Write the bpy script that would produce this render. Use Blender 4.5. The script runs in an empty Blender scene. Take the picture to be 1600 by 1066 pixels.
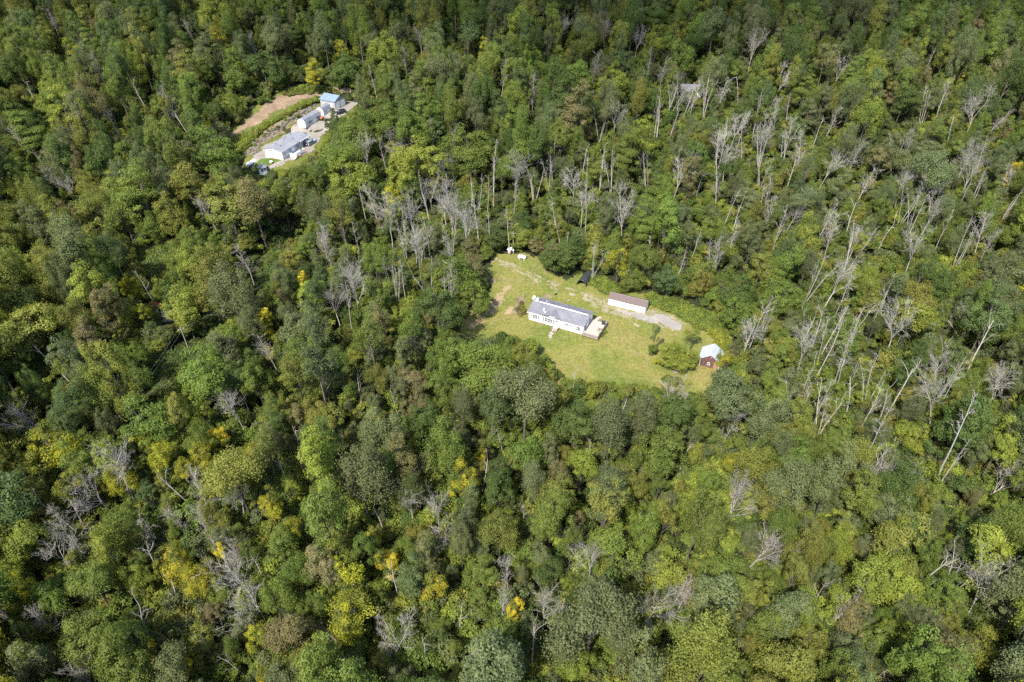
import bpy, bmesh, math, random
import numpy as np
from mathutils import Vector, Matrix

R = math.radians
rng = np.random.default_rng(7)
random.seed(7)
scene = bpy.context.scene
COL = scene.collection

# ------------------------------------------------------------------ camera
PITCH, FOC, CAM_H = R(38), 1600 * 24 / 36, 115.0
cam_d = bpy.data.cameras.new('drone_camera')
cam_d.lens = 24; cam_d.sensor_width = 36; cam_d.clip_start = 1; cam_d.clip_end = 4000
cam = bpy.data.objects.new('drone_camera', cam_d); COL.objects.link(cam)
cam.location = (0, 0, CAM_H); cam.rotation_euler = (R(90) - PITCH, 0, 0)
scene.camera = cam

# ------------------------------------------------------------------ sky, sun, exposure
SUN_AZ, SUN_EL = R(241), R(51)          # direction TO the sun: from the left, a little behind the camera
world = bpy.data.worlds.new('World'); scene.world = world; world.use_nodes = True
wn = world.node_tree
sky = wn.nodes.new('ShaderNodeTexSky'); sky.sky_type = 'NISHITA'; sky.sun_disc = False
sky.sun_elevation = SUN_EL; sky.sun_rotation = R(90) - SUN_AZ
sky.air_density = 1.0; sky.dust_density = 1.5; sky.altitude = 400
wn.nodes['Background'].inputs['Strength'].default_value = 0.15
wn.links.new(sky.outputs[0], wn.nodes['Background'].inputs['Color'])
sun_d = bpy.data.lights.new('sun', 'SUN'); sun_d.energy = 4.3; sun_d.angle = R(0.55); sun_d.color = (1.0, 0.945, 0.86)
sun = bpy.data.objects.new('sun', sun_d); COL.objects.link(sun)
sv = Vector((math.cos(SUN_EL) * math.cos(SUN_AZ), math.cos(SUN_EL) * math.sin(SUN_AZ), math.sin(SUN_EL)))
sun.rotation_euler = sv.to_track_quat('Z', 'Y').to_euler(); sun.location = (-200, -100, 300)
vs = scene.view_settings
vs.view_transform = 'Standard'; vs.look = 'None'; vs.gamma = 1; vs.use_curve_mapping = False
vs.exposure = 1.56
cy = scene.cycles
cy.max_bounces = 5; cy.diffuse_bounces = 3; cy.glossy_bounces = 2; cy.transmission_bounces = 3; cy.use_denoising = False
cy.caustics_reflective = False; cy.caustics_refractive = False

# a cloud overhead, behind the camera's left shoulder, shading the far woods
def make_cloud(cx, cy_, cz, rx, ry, rz_, density, seed):
    q = np.random.default_rng(seed); bm = bmesh.new(); bmesh.ops.create_icosphere(bm, subdivisions=4, radius=1)
    ph = q.random((10, 3)) * 6.28; fr = q.normal(size=(10, 3)) * 2.6
    for v in bm.verts:
        p = np.array(v.co); k = 1 + sum(.11 * math.sin(float(fr[i] @ p) * (1 + i * .25) + ph[i, 0]) for i in range(10))
        v.co = Vector((p[0] * rx * k, p[1] * ry * k, p[2] * rz_ * k))
    me_ = bpy.data.meshes.new('cloud'); bm.to_mesh(me_); bm.free()
    m_ = bpy.data.materials.new('cloud_vapour'); m_.use_nodes = True; nt_ = m_.node_tree; nt_.nodes.remove(nt_.nodes['Principled BSDF'])
    vol = nt_.nodes.new('ShaderNodeVolumePrincipled'); vol.inputs['Density'].default_value = density; vol.inputs['Color'].default_value = (.95, .96, 1, 1)
    nt_.links.new(vol.outputs[0], nt_.nodes['Material Output'].inputs['Volume']); me_.materials.append(m_)
    o = bpy.data.objects.new('cloud', me_); COL.objects.link(o); o.location = (cx, cy_, cz); o['kind'] = 'structure'; o['label'] = 'soft white cloud overhead whose shadow darkens the far woods'
    return o
CZ = 420.; _k = CZ / math.tan(SUN_EL)
make_cloud(130 + _k * math.cos(SUN_AZ), 520 + _k * math.sin(SUN_AZ), CZ, 400, 180, 55, .0125, 3)

# ------------------------------------------------------------------ terrain and pixel survey
def smst(a, b, t):
    t = np.clip((t - a) / (b - a), 0, 1); return t * t * (3 - 2 * t)
PADS = []; HOLLOW = []
def terr0(x, y):
    z = 0.045 * (y - 155)
    A = 0.14 - 0.05 * smst(-100, 250, x)
    t = np.maximum(y - 200, 0)
    return z + A * t * t / (t + 40)
def terr(x, y):
    x = np.asarray(x, float); y = np.asarray(y, float)
    z = terr0(x, y)
    und = 0.5 * np.sin(x * .05 + 1) * np.sin(y * .043) + 0.35 * np.sin(x * .11 + y * .07) 
    z = z + und * smst(60, 110, np.hypot(x - 30, y - 150))
    for (p, q_) in zip(HOLLOW[:-1], HOLLOW[1:]):
        dx, dy = q_[0] - p[0], q_[1] - p[1]; t = np.clip(((x - p[0]) * dx + (y - p[1]) * dy) / (dx * dx + dy * dy), 0, 1)
        d = np.minimum(d, np.hypot(x - p[0] - t * dx, y - p[1] - t * dy)) if p is not HOLLOW[0] else np.hypot(x - p[0] - t * dx, y - p[1] - t * dy)
    if HOLLOW: z = z - 4.5 * np.exp(-(d / 8.) ** 2)
    for (ax, ay, bx, by, r0, r1, za) in PADS:
        dx, dy = bx - ax, by - ay; L2 = dx * dx + dy * dy + 1e-9
        t = np.clip(((x - ax) * dx + (y - ay) * dy) / L2, 0, 1)
        d = np.hypot(x - ax - t * dx, y - ay - t * dy)
        w = 1 - smst(r0, r1, d)
        z = z * (1 - w) + za * w
    return z
def ray(px, py):
    u = (px - 800) / FOC; v = (533 - py) / FOC
    return np.array([u, math.cos(PITCH) + v * math.sin(PITCH), -math.sin(PITCH) + v * math.cos(PITCH)])
TS = np.linspace(60, 1400, 5400)
def at(px, py, dz=0.0):
    d = ray(px, py)
    g = CAM_H + TS * d[2] - terr(TS * d[0], TS * d[1]) - dz
    i = int(np.argmax(g < 0)); i = max(i, 1)
    t = TS[i - 1] + (TS[i] - TS[i - 1]) * g[i - 1] / (g[i - 1] - g[i])
    return np.array([0, 0, CAM_H]) + t * d
def project(x, y, z):
    dz = z - CAM_H
    dep = y * math.cos(PITCH) - dz * math.sin(PITCH)
    up = y * math.sin(PITCH) + dz * math.cos(PITCH)
    return 800 + FOC * x / dep, 533 - FOC * up / dep, dep
def pad(a, b, r0, r1):
    A, B = at(*a), at(*b)
    PADS.append((A[0], A[1], B[0], B[1], r0, r1, float((A[2] + B[2]) / 2)))
HPX = [(470, 352), (425, 392), (392, 425), (362, 470), (335, 505), (290, 560), (255, 610), (215, 660)]
HOLLOW = [at(*p)[:2] for p in HPX]
pad((832, 496), (918, 508), 6, 14)       # house in the clearing
pad((962, 476), (1004, 484), 4, 9)       # cream shed
pad((1108, 570), (1110, 566), 5, 10)     # red barn
pad((437, 238), (475, 212), 9, 16)       # house on the hillside
pad((474, 195), (498, 184), 5, 8)
pad((503, 178), (513, 173), 5, 8)
pad((518, 168), (530, 164), 8, 13)

# ------------------------------------------------------------------ materials
def new_mat(name):
    m = bpy.data.materials.new(name); m.use_nodes = True
    nt = m.node_tree; b = nt.nodes['Principled BSDF']
    return m, nt, b
def noise(nt, scale, detail=4, rough=.6, coord='Object', dist=0):
    tc = nt.nodes.new('ShaderNodeTexCoord'); n = nt.nodes.new('ShaderNodeTexNoise')
    n.inputs['Scale'].default_value = scale; n.inputs['Detail'].default_value = detail
    n.inputs['Roughness'].default_value = rough; n.inputs['Distortion'].default_value = dist
    nt.links.new(tc.outputs[coord], n.inputs['Vector']); return n
def ramp(nt, src, stops):
    r = nt.nodes.new('ShaderNodeValToRGB'); e = r.color_ramp.elements
    while len(e) < len(stops): e.new(.5)
    for k, (p, c) in enumerate(stops):
        e[k].position = p; e[k].color = (*c, 1)
    nt.links.new(src, r.inputs[0]); return r
def mixc(nt, fac, a, b, mode='MIX'):
    m = nt.nodes.new('ShaderNodeMix'); m.data_type = 'RGBA'; m.blend_type = mode
    for s, i in ((fac, 0), (a, 6), (b, 7)):
        if isinstance(s, (int, float)): m.inputs[i].default_value = s
        elif isinstance(s, tuple): m.inputs[i].default_value = (*s, 1)
        else: nt.links.new(s, m.inputs[i])
    return m.outputs[2]
def bump(nt, b, src, strength, dist=.1):
    n = nt.nodes.new('ShaderNodeBump'); n.inputs['Strength'].default_value = strength; n.inputs['Distance'].default_value = dist
    nt.links.new(src, n.inputs['Height']); nt.links.new(n.outputs[0], b.inputs['Normal'])
def plain(name, c, rough=.6, var=.12, scale=3., metal=0., spec=.4):
    m, nt, b = new_mat(name)
    n = noise(nt, scale, 5)
    lo = tuple(v * (1 - var) for v in c); hi = tuple(min(1, v * (1 + var)) for v in c)
    r = ramp(nt, n.outputs[0], [(.3, lo), (.7, hi)])
    nt.links.new(r.outputs[0], b.inputs['Base Color'])
    b.inputs['Roughness'].default_value = rough; b.inputs['Metallic'].default_value = metal
    b.inputs['Specular IOR Level'].default_value = spec
    return m
def siding(name, c, pitch=.2, axis=2, depth=.02, var=.05):
    m, nt, b = new_mat(name)
    n = noise(nt, .9, 5)
    r = ramp(nt, n.outputs[0], [(.3, tuple(v * (1 - var * 1.6) for v in c)), (.7, tuple(min(.9, v * (1 + var)) for v in c))])
    nt.links.new(r.outputs[0], b.inputs['Base Color'])
    tc = nt.nodes.new('ShaderNodeTexCoord'); sx = nt.nodes.new('ShaderNodeSeparateXYZ'); nt.links.new(tc.outputs['Object'], sx.inputs[0])
    d = nt.nodes.new('ShaderNodeMath'); d.operation = 'DIVIDE'; d.inputs[1].default_value = pitch
    f = nt.nodes.new('ShaderNodeMath'); f.operation = 'FRACT'
    nt.links.new(sx.outputs[axis], d.inputs[0]); nt.links.new(d.outputs[0], f.inputs[0])
    bump(nt, b, f.outputs[0], .6, depth); b.inputs['Roughness'].default_value = .55
    return m
def shingle(name, c, rough=.85):
    m, nt, b = new_mat(name)
    n1 = noise(nt, .5, 6, .65); n2 = noise(nt, 9, 3)
    r1 = ramp(nt, n1.outputs[0], [(.3, tuple(v * .72 for v in c)), (.55, c), (.75, tuple(v * 1.25 for v in c))])
    r2 = ramp(nt, n2.outputs[0], [(.3, (.7, .7, .7)), (.7, (1.2, 1.2, 1.2))])
    nt.links.new(mixc(nt, .7, r1.outputs[0], r2.outputs[0], 'MULTIPLY'), b.inputs['Base Color'])
    bump(nt, b, n2.outputs[0], .4, .03); b.inputs['Roughness'].default_value = rough; b.inputs['Specular IOR Level'].default_value = .2
    return m
def leaf_mat(name):
    m, nt, b = new_mat(name)
    a = nt.nodes.new('ShaderNodeAttribute'); a.attribute_type = 'INSTANCER'; a.attribute_name = 'tint'
    lv = nt.nodes.new('ShaderNodeAttribute'); lv.attribute_type = 'GEOMETRY'; lv.attribute_name = 'lv'
    r = ramp(nt, lv.outputs['Fac'], [(0., (.66, .70, .62)), (.5, (1., 1., 1.)), (1., (1.38, 1.28, 1.2))])
    c = mixc(nt, 1., a.outputs['Color'], r.outputs[0], 'MULTIPLY')
    cl = nt.nodes.new('ShaderNodeAttribute'); cl.attribute_type = 'GEOMETRY'; cl.attribute_name = 'cl'
    gk = nt.nodes.new('ShaderNodeAttribute'); gk.attribute_type = 'INSTANCER'; gk.attribute_name = 'green_share'
    lt = nt.nodes.new('ShaderNodeMath'); lt.operation = 'LESS_THAN'; nt.links.new(cl.outputs['Fac'], lt.inputs[0]); nt.links.new(gk.outputs['Fac'], lt.inputs[1])
    c = mixc(nt, lt.outputs[0], c, mixc(nt, 1., (.125, .138, .022), r.outputs[0], 'MULTIPLY'))
    out = nt.nodes['Material Output']
    b.inputs['Roughness'].default_value = .6; b.inputs['Specular IOR Level'].default_value = .18
    nt.links.new(c, b.inputs['Base Color'])
    tr = nt.nodes.new('ShaderNodeBsdfTranslucent')
    nt.links.new(mixc(nt, 1., c, (1.15, 1.2, .5), 'MULTIPLY'), tr.inputs[0])
    mx = nt.nodes.new('ShaderNodeMixShader'); mx.inputs[0].default_value = .4
    nt.links.new(b.outputs[0], mx.inputs[1]); nt.links.new(tr.outputs[0], mx.inputs[2]); nt.links.new(mx.outputs[0], out.inputs[0])
    return m
def wood_mat(name, dark, light, rnd=.5):
    m, nt, b = new_mat(name)
    n = noise(nt, 1.3, 5); oi = nt.nodes.new('ShaderNodeObjectInfo')
    r = ramp(nt, n.outputs[0], [(.3, dark), (.7, light)])
    q = ramp(nt, oi.outputs['Random'], [(0, (1 - rnd, 1 - rnd * .97, 1 - rnd * .92)), (1, (1, 1, 1))])
    nt.links.new(mixc(nt, 1., r.outputs[0], q.outputs[0], 'MULTIPLY'), b.inputs['Base Color'])
    b.inputs['Roughness'].default_value = .9; b.inputs['Specular IOR Level'].default_value = .15
    return m
def ground_mat(name, scale, stops, fine=(4., .5), b_str=.5, extra=None):
    m, nt, b = new_mat(name)
    n = noise(nt, scale, 7, .65, dist=.6); f = noise(nt, fine[0], 5, .7)
    r = ramp(nt, n.outputs[0], stops)
    rf = ramp(nt, f.outputs[0], [(.28, (1 - fine[1],) * 3), (.72, (1 + fine[1],) * 3)])
    c = mixc(nt, 1., r.outputs[0], rf.outputs[0], 'MULTIPLY')
    if extra:
        e = noise(nt, extra[0], 6, .7, dist=1.); re = ramp(nt, e.outputs[0], [(extra[1], (0, 0, 0)), (extra[2], (1, 1, 1))])
        c = mixc(nt, re.outputs[0], c, extra[3])
    nt.links.new(c, b.inputs['Base Color']); bump(nt, b, f.outputs[0], b_str, .25)
    b.inputs['Roughness'].default_value = .95; b.inputs['Specular IOR Level'].default_value = .1
    return m
M = {}
M['leaf'] = leaf_mat('leaf')
M['bark'] = wood_mat('bark', (.05, .043, .034), (.12, .105, .085))
M['dead'] = wood_mat('dead_wood', (.20, .183, .155), (.42, .39, .335), .4)
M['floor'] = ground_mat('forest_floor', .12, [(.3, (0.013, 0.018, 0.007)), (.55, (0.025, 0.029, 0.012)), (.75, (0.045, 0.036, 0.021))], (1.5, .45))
M['lawn'] = ground_mat('lawn_grass', .06, [(.3, (.062, .088, .017)), (.43, (.090, .104, .023)), (.53, (.118, .116, .030)), (.64, (.146, .126, .042)), (.78, (.168, .131, .060))], (1.3, .42), .8,
                       (.24, .56, .68, (.165, .135, .062)))
M['lawn2'] = ground_mat('yard_grass', .2, [(.3, (0.042, 0.075, 0.013)), (.7, (0.066, 0.096, 0.021))], (2.5, .25))
M['meadow'] = ground_mat('bank_grass', .12, [(.3, (0.054, 0.072, 0.015)), (.7, (0.114, 0.111, 0.030))], (1.5, .4))
M['gravel'] = ground_mat('gravel', .25, [(.3, (.150, .128, .085)), (.5, (.205, .178, .124)), (.7, (.275, .243, .178))], (4, .38), .8,
                         (.5, .44, .58, (.112, .112, .030)))
M['gravel_grey'] = ground_mat('grey_gravel', .3, [(.3, (0.158, 0.145, 0.130)), (.7, (0.226, 0.209, 0.190))], (5, .3), .6, (.8, .62, .7, (0.126, 0.116, 0.064)))
M['yard'] = ground_mat('yard_gravel', .3, [(.3, (0.148, 0.135, 0.115)), (.7, (0.209, 0.191, 0.168))], (4, .22))
M['dirt'] = ground_mat('dirt', .15, [(.3, (0.116, 0.081, 0.053)), (.55, (0.179, 0.130, 0.089)), (.75, (0.223, 0.179, 0.130))], (1.6, .35), .7, (.25, .6, .7, (0.076, 0.067, 0.027)))
M['dry'] = ground_mat('dry_earth', .2, [(.3, (0.171, 0.128, 0.066)), (.7, (0.238, 0.185, 0.109))], (2, .3), .6, (.4, .52, .64, (0.104, 0.090, 0.033)))
M['brush'] = ground_mat('dead_brush', .3, [(.3, (0.091, 0.070, 0.042)), (.7, (0.189, 0.154, 0.098))], (2.5, .5), .9)
M['rock'] = plain('rock', (0.090, 0.081, 0.067), .9, .45, 1.5)
M['white'] = siding('white_siding', (.80, .80, .785), .2)
M['skirt'] = plain('white_skirting', (.72, .71, .68), .6)
M['trim'] = plain('white_trim', (.82, .82, .80), .5, .04)
M['cream'] = siding('cream_siding', (.80, .75, .62), .3, 0)
M['greysiding'] = siding('grey_siding', (.27, .26, .25), .2)
M['palesiding'] = siding('pale_siding', (.55, .515, .475), .2)
M['lightgrey'] = siding('light_grey_siding', (.55, .55, .57), .2)  # plain grey walls; also painted shade on the hillside buildings' right sides
M['roof'] = shingle('grey_shingle', (.128, .131, .146))
M['roof2'] = shingle('pale_grey_shingle', (.175, .18, .2))
M['roof3'] = shingle('mid_grey_shingle', (.17, .18, .215))
M['brownmetal'] = plain('brown_metal', (.085, .062, .057), .5, .1, 1.)
M['whitemetal'] = plain('white_metal_roof', (.28, .305, .34), .4, .08, .6)
M['bluemetal'] = plain('blue_metal_roof', (.13, .175, .235), .45, .08, .6)
M['redwood'] = siding('weathered_red_boards', (.10, .052, .046), .25, 0, .03, .3)
M['deck'] = plain('weathered_deck', (.33, .275, .24), .8, .14, 2.)
M['deckdark'] = plain('weathered_rail', (.16, .125, .105), .85, .2, 2.)
M['greydeck'] = plain('grey_deck_paint', (.27, .29, .34), .6, .08)
M['glass'] = plain('dark_glass', (.05, .055, .065), .12, .2, 1., 0, .6)
M['shutter'] = plain('dark_shutter', (.065, .06, .085), .6)
M['black'] = plain('black_tarp', (.022, .025, .026), .5, .25)
M['tyre'] = plain('tyre_rubber', (.02, .02, .02), .8)
M['steel'] = plain('steel', (.45, .45, .46), .35, .08, 3., .6)
M['tank'] = plain('white_tank_paint', (.82, .82, .82), .35, .03)
M['pole'] = plain('pole_wood', (.24, .21, .175), .9, .2)
M['wire'] = plain('wire', (.16, .17, .15), .6)
M['pave'] = plain('paving', (0.225, 0.205, 0.185), .9, .2)
M['blackpaint'] = plain('black_car_paint', (.012, .013, .022), .2, .05, 1., 0, .6)
M['greypaint'] = plain('grey_car_paint', (.20, .235, .275), .3, .05, 1., .2, .5)
M['redpaint'] = plain('red_car_paint', (.25, .02, .016), .4, .05, 1., 0, .5)
M['orange'] = plain('orange_paint', (.85, .16, .045), .45, .08)
M['tarp'] = plain('blue_grey_tarp', (.22, .26, .31), .55, .25, 1.2)
M['terracotta'] = plain('terracotta', (.42, .17, .09), .8)
M['flower'] = plain('orange_flowers', (.75, .22, .04), .7, .3, 6.)
M['brownwood'] = plain('brown_wood', (.22, .13, .08), .8, .2)
M['wellroof'] = plain('pale_roof_board', (.72, .72, .74), .6)

# ------------------------------------------------------------------ mesh helpers
class MB:
    def __init__(s): s.v = []; s.f = []
    def add(s, vs, fs):
        o = len(s.v); s.v += [tuple(p) for p in vs]; s.f += [tuple(i + o for i in f) for f in fs]; return s
    def box(s, x0, x1, y0, y1, z0, z1):
        return s.add([(x0, y0, z0), (x1, y0, z0), (x1, y1, z0), (x0, y1, z0), (x0, y0, z1), (x1, y0, z1), (x1, y1, z1), (x0, y1, z1)],
                     [(0, 3, 2, 1), (4, 5, 6, 7), (0, 1, 5, 4), (1, 2, 6, 5), (2, 3, 7, 6), (3, 0, 4, 7)])
    def prism(s, poly, a0, a1, axis):       # poly: 2-D outline; extruded along axis 'x', 'y' or 'z'
        def P(p, a): return {'x': (a, p[0], p[1]), 'y': (p[0], a, p[1]), 'z': (p[0], p[1], a)}[axis]
        n = len(poly)
        return s.add([P(p, a0) for p in poly] + [P(p, a1) for p in poly],
                     [tuple(range(n)), tuple(range(2 * n - 1, n - 1, -1))] + [(i, i + n, (i + 1) % n + n, (i + 1) % n) for i in range(n)])
    def tube(s, p0, p1, r0, r1=None, n=8, cap=True):
        r1 = r0 if r1 is None else r1
        p0 = Vector(p0); p1 = Vector(p1); d = (p1 - p0).normalized()
        u = d.orthogonal().normalized(); w = d.cross(u)
        vs = []
        for p, r in ((p0, r0), (p1, r1)):
            for k in range(n):
                a = 2 * math.pi * k / n; vs.append(p + u * (r * math.cos(a)) + w * (r * math.sin(a)))
        fs = [(k, (k + 1) % n, (k + 1) % n + n, k + n) for k in range(n)]
        if cap: fs += [tuple(range(n - 1, -1, -1)), tuple(range(n, 2 * n))]
        return s.add(vs, fs)
    def lathe(s, prof, n=12, c=(0, 0, 0)):
        vs = []; fs = []
        for (r, z) in prof:
            for k in range(n):
                a = 2 * math.pi * k / n; vs.append((c[0] + r * math.cos(a), c[1] + r * math.sin(a), c[2] + z))
        for j in range(len(prof) - 1):
            for k in range(n):
                fs.append((j * n + k, j * n + (k + 1) % n, (j + 1) * n + (k + 1) % n, (j + 1) * n + k))
        fs += [tuple(range(n - 1, -1, -1)), tuple(range((len(prof) - 1) * n, len(prof) * n))]
        return s.add(vs, fs)
    def slab(s, a, b, c, d, t):             # quad a b c d with thickness t upward
        q = [Vector(p) for p in (a, b, c, d)]
        n = (q[1] - q[0]).cross(q[3] - q[0]).normalized()
        if n.z < 0: n = -n
        return s.add([p for p in q] + [p + n * t for p in q],
                     [(0, 3, 2, 1), (4, 5, 6, 7), (0, 1, 5, 4), (1, 2, 6, 5), (2, 3, 7, 6), (3, 0, 4, 7)])
    def mesh(s, name, mat, smooth=False):
        me = bpy.data.meshes.new(name); me.from_pydata(s.v, [], s.f); me.materials.append(M[mat]); me.validate()
        bm = bmesh.new(); bm.from_mesh(me); bmesh.ops.recalc_face_normals(bm, faces=bm.faces); bm.to_mesh(me); bm.free()
        if smooth: me.polygons.foreach_set('use_smooth', [True] * len(me.polygons))
        return me
    def build(s, name, mat, parent=None, smooth=False, loc=None):
        o = bpy.data.objects.new(name, s.mesh(name, mat, smooth)); COL.objects.link(o)
        if parent: o.parent = parent
        if loc is not None: o.location = loc
        return o
def tag(o, label=None, cat=None, group=None, kind=None):
    if label: o['label'] = label
    if cat: o['category'] = cat
    if group: o['group'] = group
    if kind: o['kind'] = kind
    return o
def empty(name, loc, rz, label, cat, group=None):
    o = bpy.data.objects.new(name, None); COL.objects.link(o); o.empty_display_size = .5
    o.location = loc; o.rotation_euler = (0, 0, rz)
    return tag(o, label, cat, group)
def np_mesh(name, V, faces4, mats, mat_idx=None, lv=None, smooth=False, cl=None):
    me = bpy.data.meshes.new(name); n = len(faces4); k = faces4.shape[1]
    me.vertices.add(len(V)); me.vertices.foreach_set('co', V.astype(np.float32).ravel())
    me.loops.add(n * k); me.loops.foreach_set('vertex_index', faces4.astype(np.int32).ravel())
    me.polygons.add(n); me.polygons.foreach_set('loop_start', np.arange(0, n * k, k, dtype=np.int32))
    for m in mats: me.materials.append(m)
    if mat_idx is not None: me.polygons.foreach_set('material_index', mat_idx.astype(np.int32))
    if lv is not None:
        a = me.attributes.new('lv', 'FLOAT', 'FACE'); a.data.foreach_set('value', lv.astype(np.float32))
    if cl is not None:
        a = me.attributes.new('cl', 'FLOAT', 'FACE'); a.data.foreach_set('value', cl.astype(np.float32))
    if smooth: me.polygons.foreach_set('use_smooth', np.ones(n, bool))
    me.update(calc_edges=True); return me

# value noise for ragged outlines
_g = rng.random((256, 256))
def vnoise(x, y):
    xi = np.floor(x).astype(int); yi = np.floor(y).astype(int); fx = x - xi; fy = y - yi
    fx = fx * fx * (3 - 2 * fx); fy = fy * fy * (3 - 2 * fy)
    g = lambda a, b: _g[a % 256, b % 256]
    return (g(xi, yi) * (1 - fx) + g(xi + 1, yi) * fx) * (1 - fy) + (g(xi, yi + 1) * (1 - fx) + g(xi + 1, yi + 1) * fx) * fy - .5
def sdist(poly, X, Y):                       # signed distance, positive inside
    P = np.asarray(poly); d = np.full(X.shape, 1e9); ins = np.zeros(X.shape, bool)
    for i in range(len(P)):
        ax, ay = P[i][:2]; bx, by = P[(i + 1) % len(P)][:2]
        ex, ey = bx - ax, by - ay
        t = np.clip(((X - ax) * ex + (Y - ay) * ey) / (ex * ex + ey * ey + 1e-12), 0, 1)
        d = np.minimum(d, np.hypot(X - ax - t * ex, Y - ay - t * ey))
        c = ((ay > Y) != (by > Y)) & (X < (bx - ax) * (Y - ay) / (by - ay + 1e-12) + ax)
        ins ^= c
    return np.where(ins, d, -d)
def wpoly(pp): return [at(*p)[:2] for p in pp]
def sheet(name, polys, mat, lift, res=.6, rag=2., rs=.25, kind='structure', holes=()):
    polys = [np.array(p) for p in polys]
    allp = np.vstack(polys); x0, y0 = allp.min(0) - rag - 1; x1, y1 = allp.max(0) + rag + 1
    nx, ny = int((x1 - x0) / res) + 1, int((y1 - y0) / res) + 1
    xs = x0 + np.arange(nx + 1) * res; ys = y0 + np.arange(ny + 1) * res
    X, Y = np.meshgrid(xs, ys, indexing='ij')
    cx = X[:-1, :-1] + res / 2; cyy = Y[:-1, :-1] + res / 2
    d = np.max([sdist(p, cx, cyy) for p in polys], axis=0)
    nz = vnoise(cx * rs + 11, cyy * rs + 5) * 2 + vnoise(cx * rs * 3.1, cyy * rs * 3.1) + vnoise(cx * rs * 8, cyy * rs * 8) * .8
    keep = d + rag * nz > 0
    idx = np.arange((nx + 1) * (ny + 1)).reshape(nx + 1, ny + 1)
    f = np.stack([idx[:-1, :-1][keep], idx[1:, :-1][keep], idx[1:, 1:][keep], idx[:-1, 1:][keep]], 1)
    V = np.stack([X.ravel(), Y.ravel(), terr(X, Y).ravel() + lift], 1)
    used = np.unique(f); remap = np.zeros(len(V), int); remap[used] = np.arange(len(used))
    me = np_mesh(name, V[used], remap[f], [M[mat]], smooth=True)
    o = bpy.data.objects.new(name, me); COL.objects.link(o); o['kind'] = kind
    return o

# ------------------------------------------------------------------ ground
xs = np.concatenate([np.arange(-1500, -340, 40), np.arange(-340, 341, 2.5), np.arange(380, 1501, 40)])
ys = np.concatenate([np.arange(-400, 30, 30), np.arange(30, 480, 2.5), np.arange(480, 2200, 40)])
X, Y = np.meshgrid(xs, ys, indexing='ij'); nx, ny = len(xs), len(ys)
idx = np.arange(nx * ny).reshape(nx, ny)
f = np.stack([idx[:-1, :-1].ravel(), idx[1:, :-1].ravel(), idx[1:, 1:].ravel(), idx[:-1, 1:].ravel()], 1)
Z = terr(X, Y)
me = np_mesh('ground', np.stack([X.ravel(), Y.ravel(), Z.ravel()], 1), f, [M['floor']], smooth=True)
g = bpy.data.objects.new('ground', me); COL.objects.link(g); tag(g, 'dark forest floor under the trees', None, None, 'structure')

_i0, _j0 = int(np.argmin(np.abs(xs + 340))), int(np.argmin(np.abs(ys - 30)))
def zfast(x, y):
    fx_, fy_ = (x + 340) / 2.5, (y - 30) / 2.5
    if not (0 <= fx_ < 271 and 0 <= fy_ < 178): return float(terr(x, y))
    i, j = int(fx_), int(fy_); u, v = fx_ - i, fy_ - j; i += _i0; j += _j0
    return float((Z[i, j] * (1 - u) + Z[i + 1, j] * u) * (1 - v) + (Z[i, j + 1] * (1 - u) + Z[i + 1, j + 1] * u) * v)
CLEAR = [(768, 400), (800, 397), (840, 410), (850, 428), (880, 441), (905, 432), (935, 437), (960, 455), (1010, 462), (1050, 470), (1110, 498), (1138, 520), (1128, 545),
         (1132, 565), (1118, 590), (1095, 622), (1060, 612), (1010, 605), (950, 600), (880, 594), (858, 545), (820, 522), (792, 507), (742, 530), (718, 521), (750, 472), (764, 440)]
LAWN = [(764, 398), (800, 394), (842, 405), (856, 424), (884, 436), (905, 425), (938, 432), (962, 450), (1010, 458), (1050, 466), (1112, 494), (1145, 520), (1140, 570), (1130, 610),
        (1110, 660), (1000, 660), (880, 640), (820, 580), (740, 560), (700, 530), (752, 470), (764, 440)]
sheet('lawn', [wpoly(LAWN)], 'lawn', .07, .7, 1.5)
# gravel drive: a line of pixels with widths in metres
def strip(pts, w):
    P = [at(*p)[:2] for p in pts]; L, Rr = [], []
    for i, p in enumerate(P):
        a = P[max(i - 1, 0)]; b = P[min(i + 1, len(P) - 1)]; t = (b - a) / np.linalg.norm(b - a)
        n = np.array([-t[1], t[0]]); ww = w[i] if hasattr(w, '__len__') else w
        L.append(p + n * ww / 2); Rr.append(p - n * ww / 2)
    return L + Rr[::-1]
DRV = [(770, 407), (800, 418), (826, 428), (850, 440), (872, 449), (900, 459), (930, 471), (955, 480), (985, 489), (1010, 493), (1040, 500), (1062, 512)]
sheet('gravel_drive', [strip([(x + 2.5, y - 2.2) for x, y in DRV[:8]], [.5, .7, 1., 1.5, 1.2, 1.2, 2., 3.]), strip([(x - 2.5, y + 2.2) for x, y in DRV[:8]], [.4, .6, .9, 1.2, 1.1, 1.2, 2., 3.]),
                       strip(DRV[6:], [4.5, 6., 6, 6.5, 7, 4])], 'gravel', .12, .35, .8, .4)
sheet('gravel_patch', [strip([(972, 486), (1000, 496), (1030, 503)], [1.2, 3.2, 2.6]), strip([(1020, 494), (1040, 502), (1062, 513)], [3., 4., 2.2])], 'gravel_grey', .16, .35, .5, .5)
sheet('dry_track', [strip([(794, 446), (787, 460), (780, 471), (772, 482), (762, 494)], [1.2, 2.2, 2.4, 1.6, .8]), strip([(782, 456), (775, 470), (766, 482), (750, 500)], [1., 1.6, 1.5, .8]), strip([(752, 498), (735, 516)], 1.4), strip([(800, 480), (790, 492)], 1.2)], 'dry', .12, .35, .8, .5)
sheet('worn_earth', [strip([(817, 458), (812, 474), (808, 488)], [1.5, 2.6, 2.]), strip([(852, 462), (862, 464)], 1.5), strip([(836, 503), (850, 506)], 1.)], 'brush', .12, .35, .9, .5)
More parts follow.
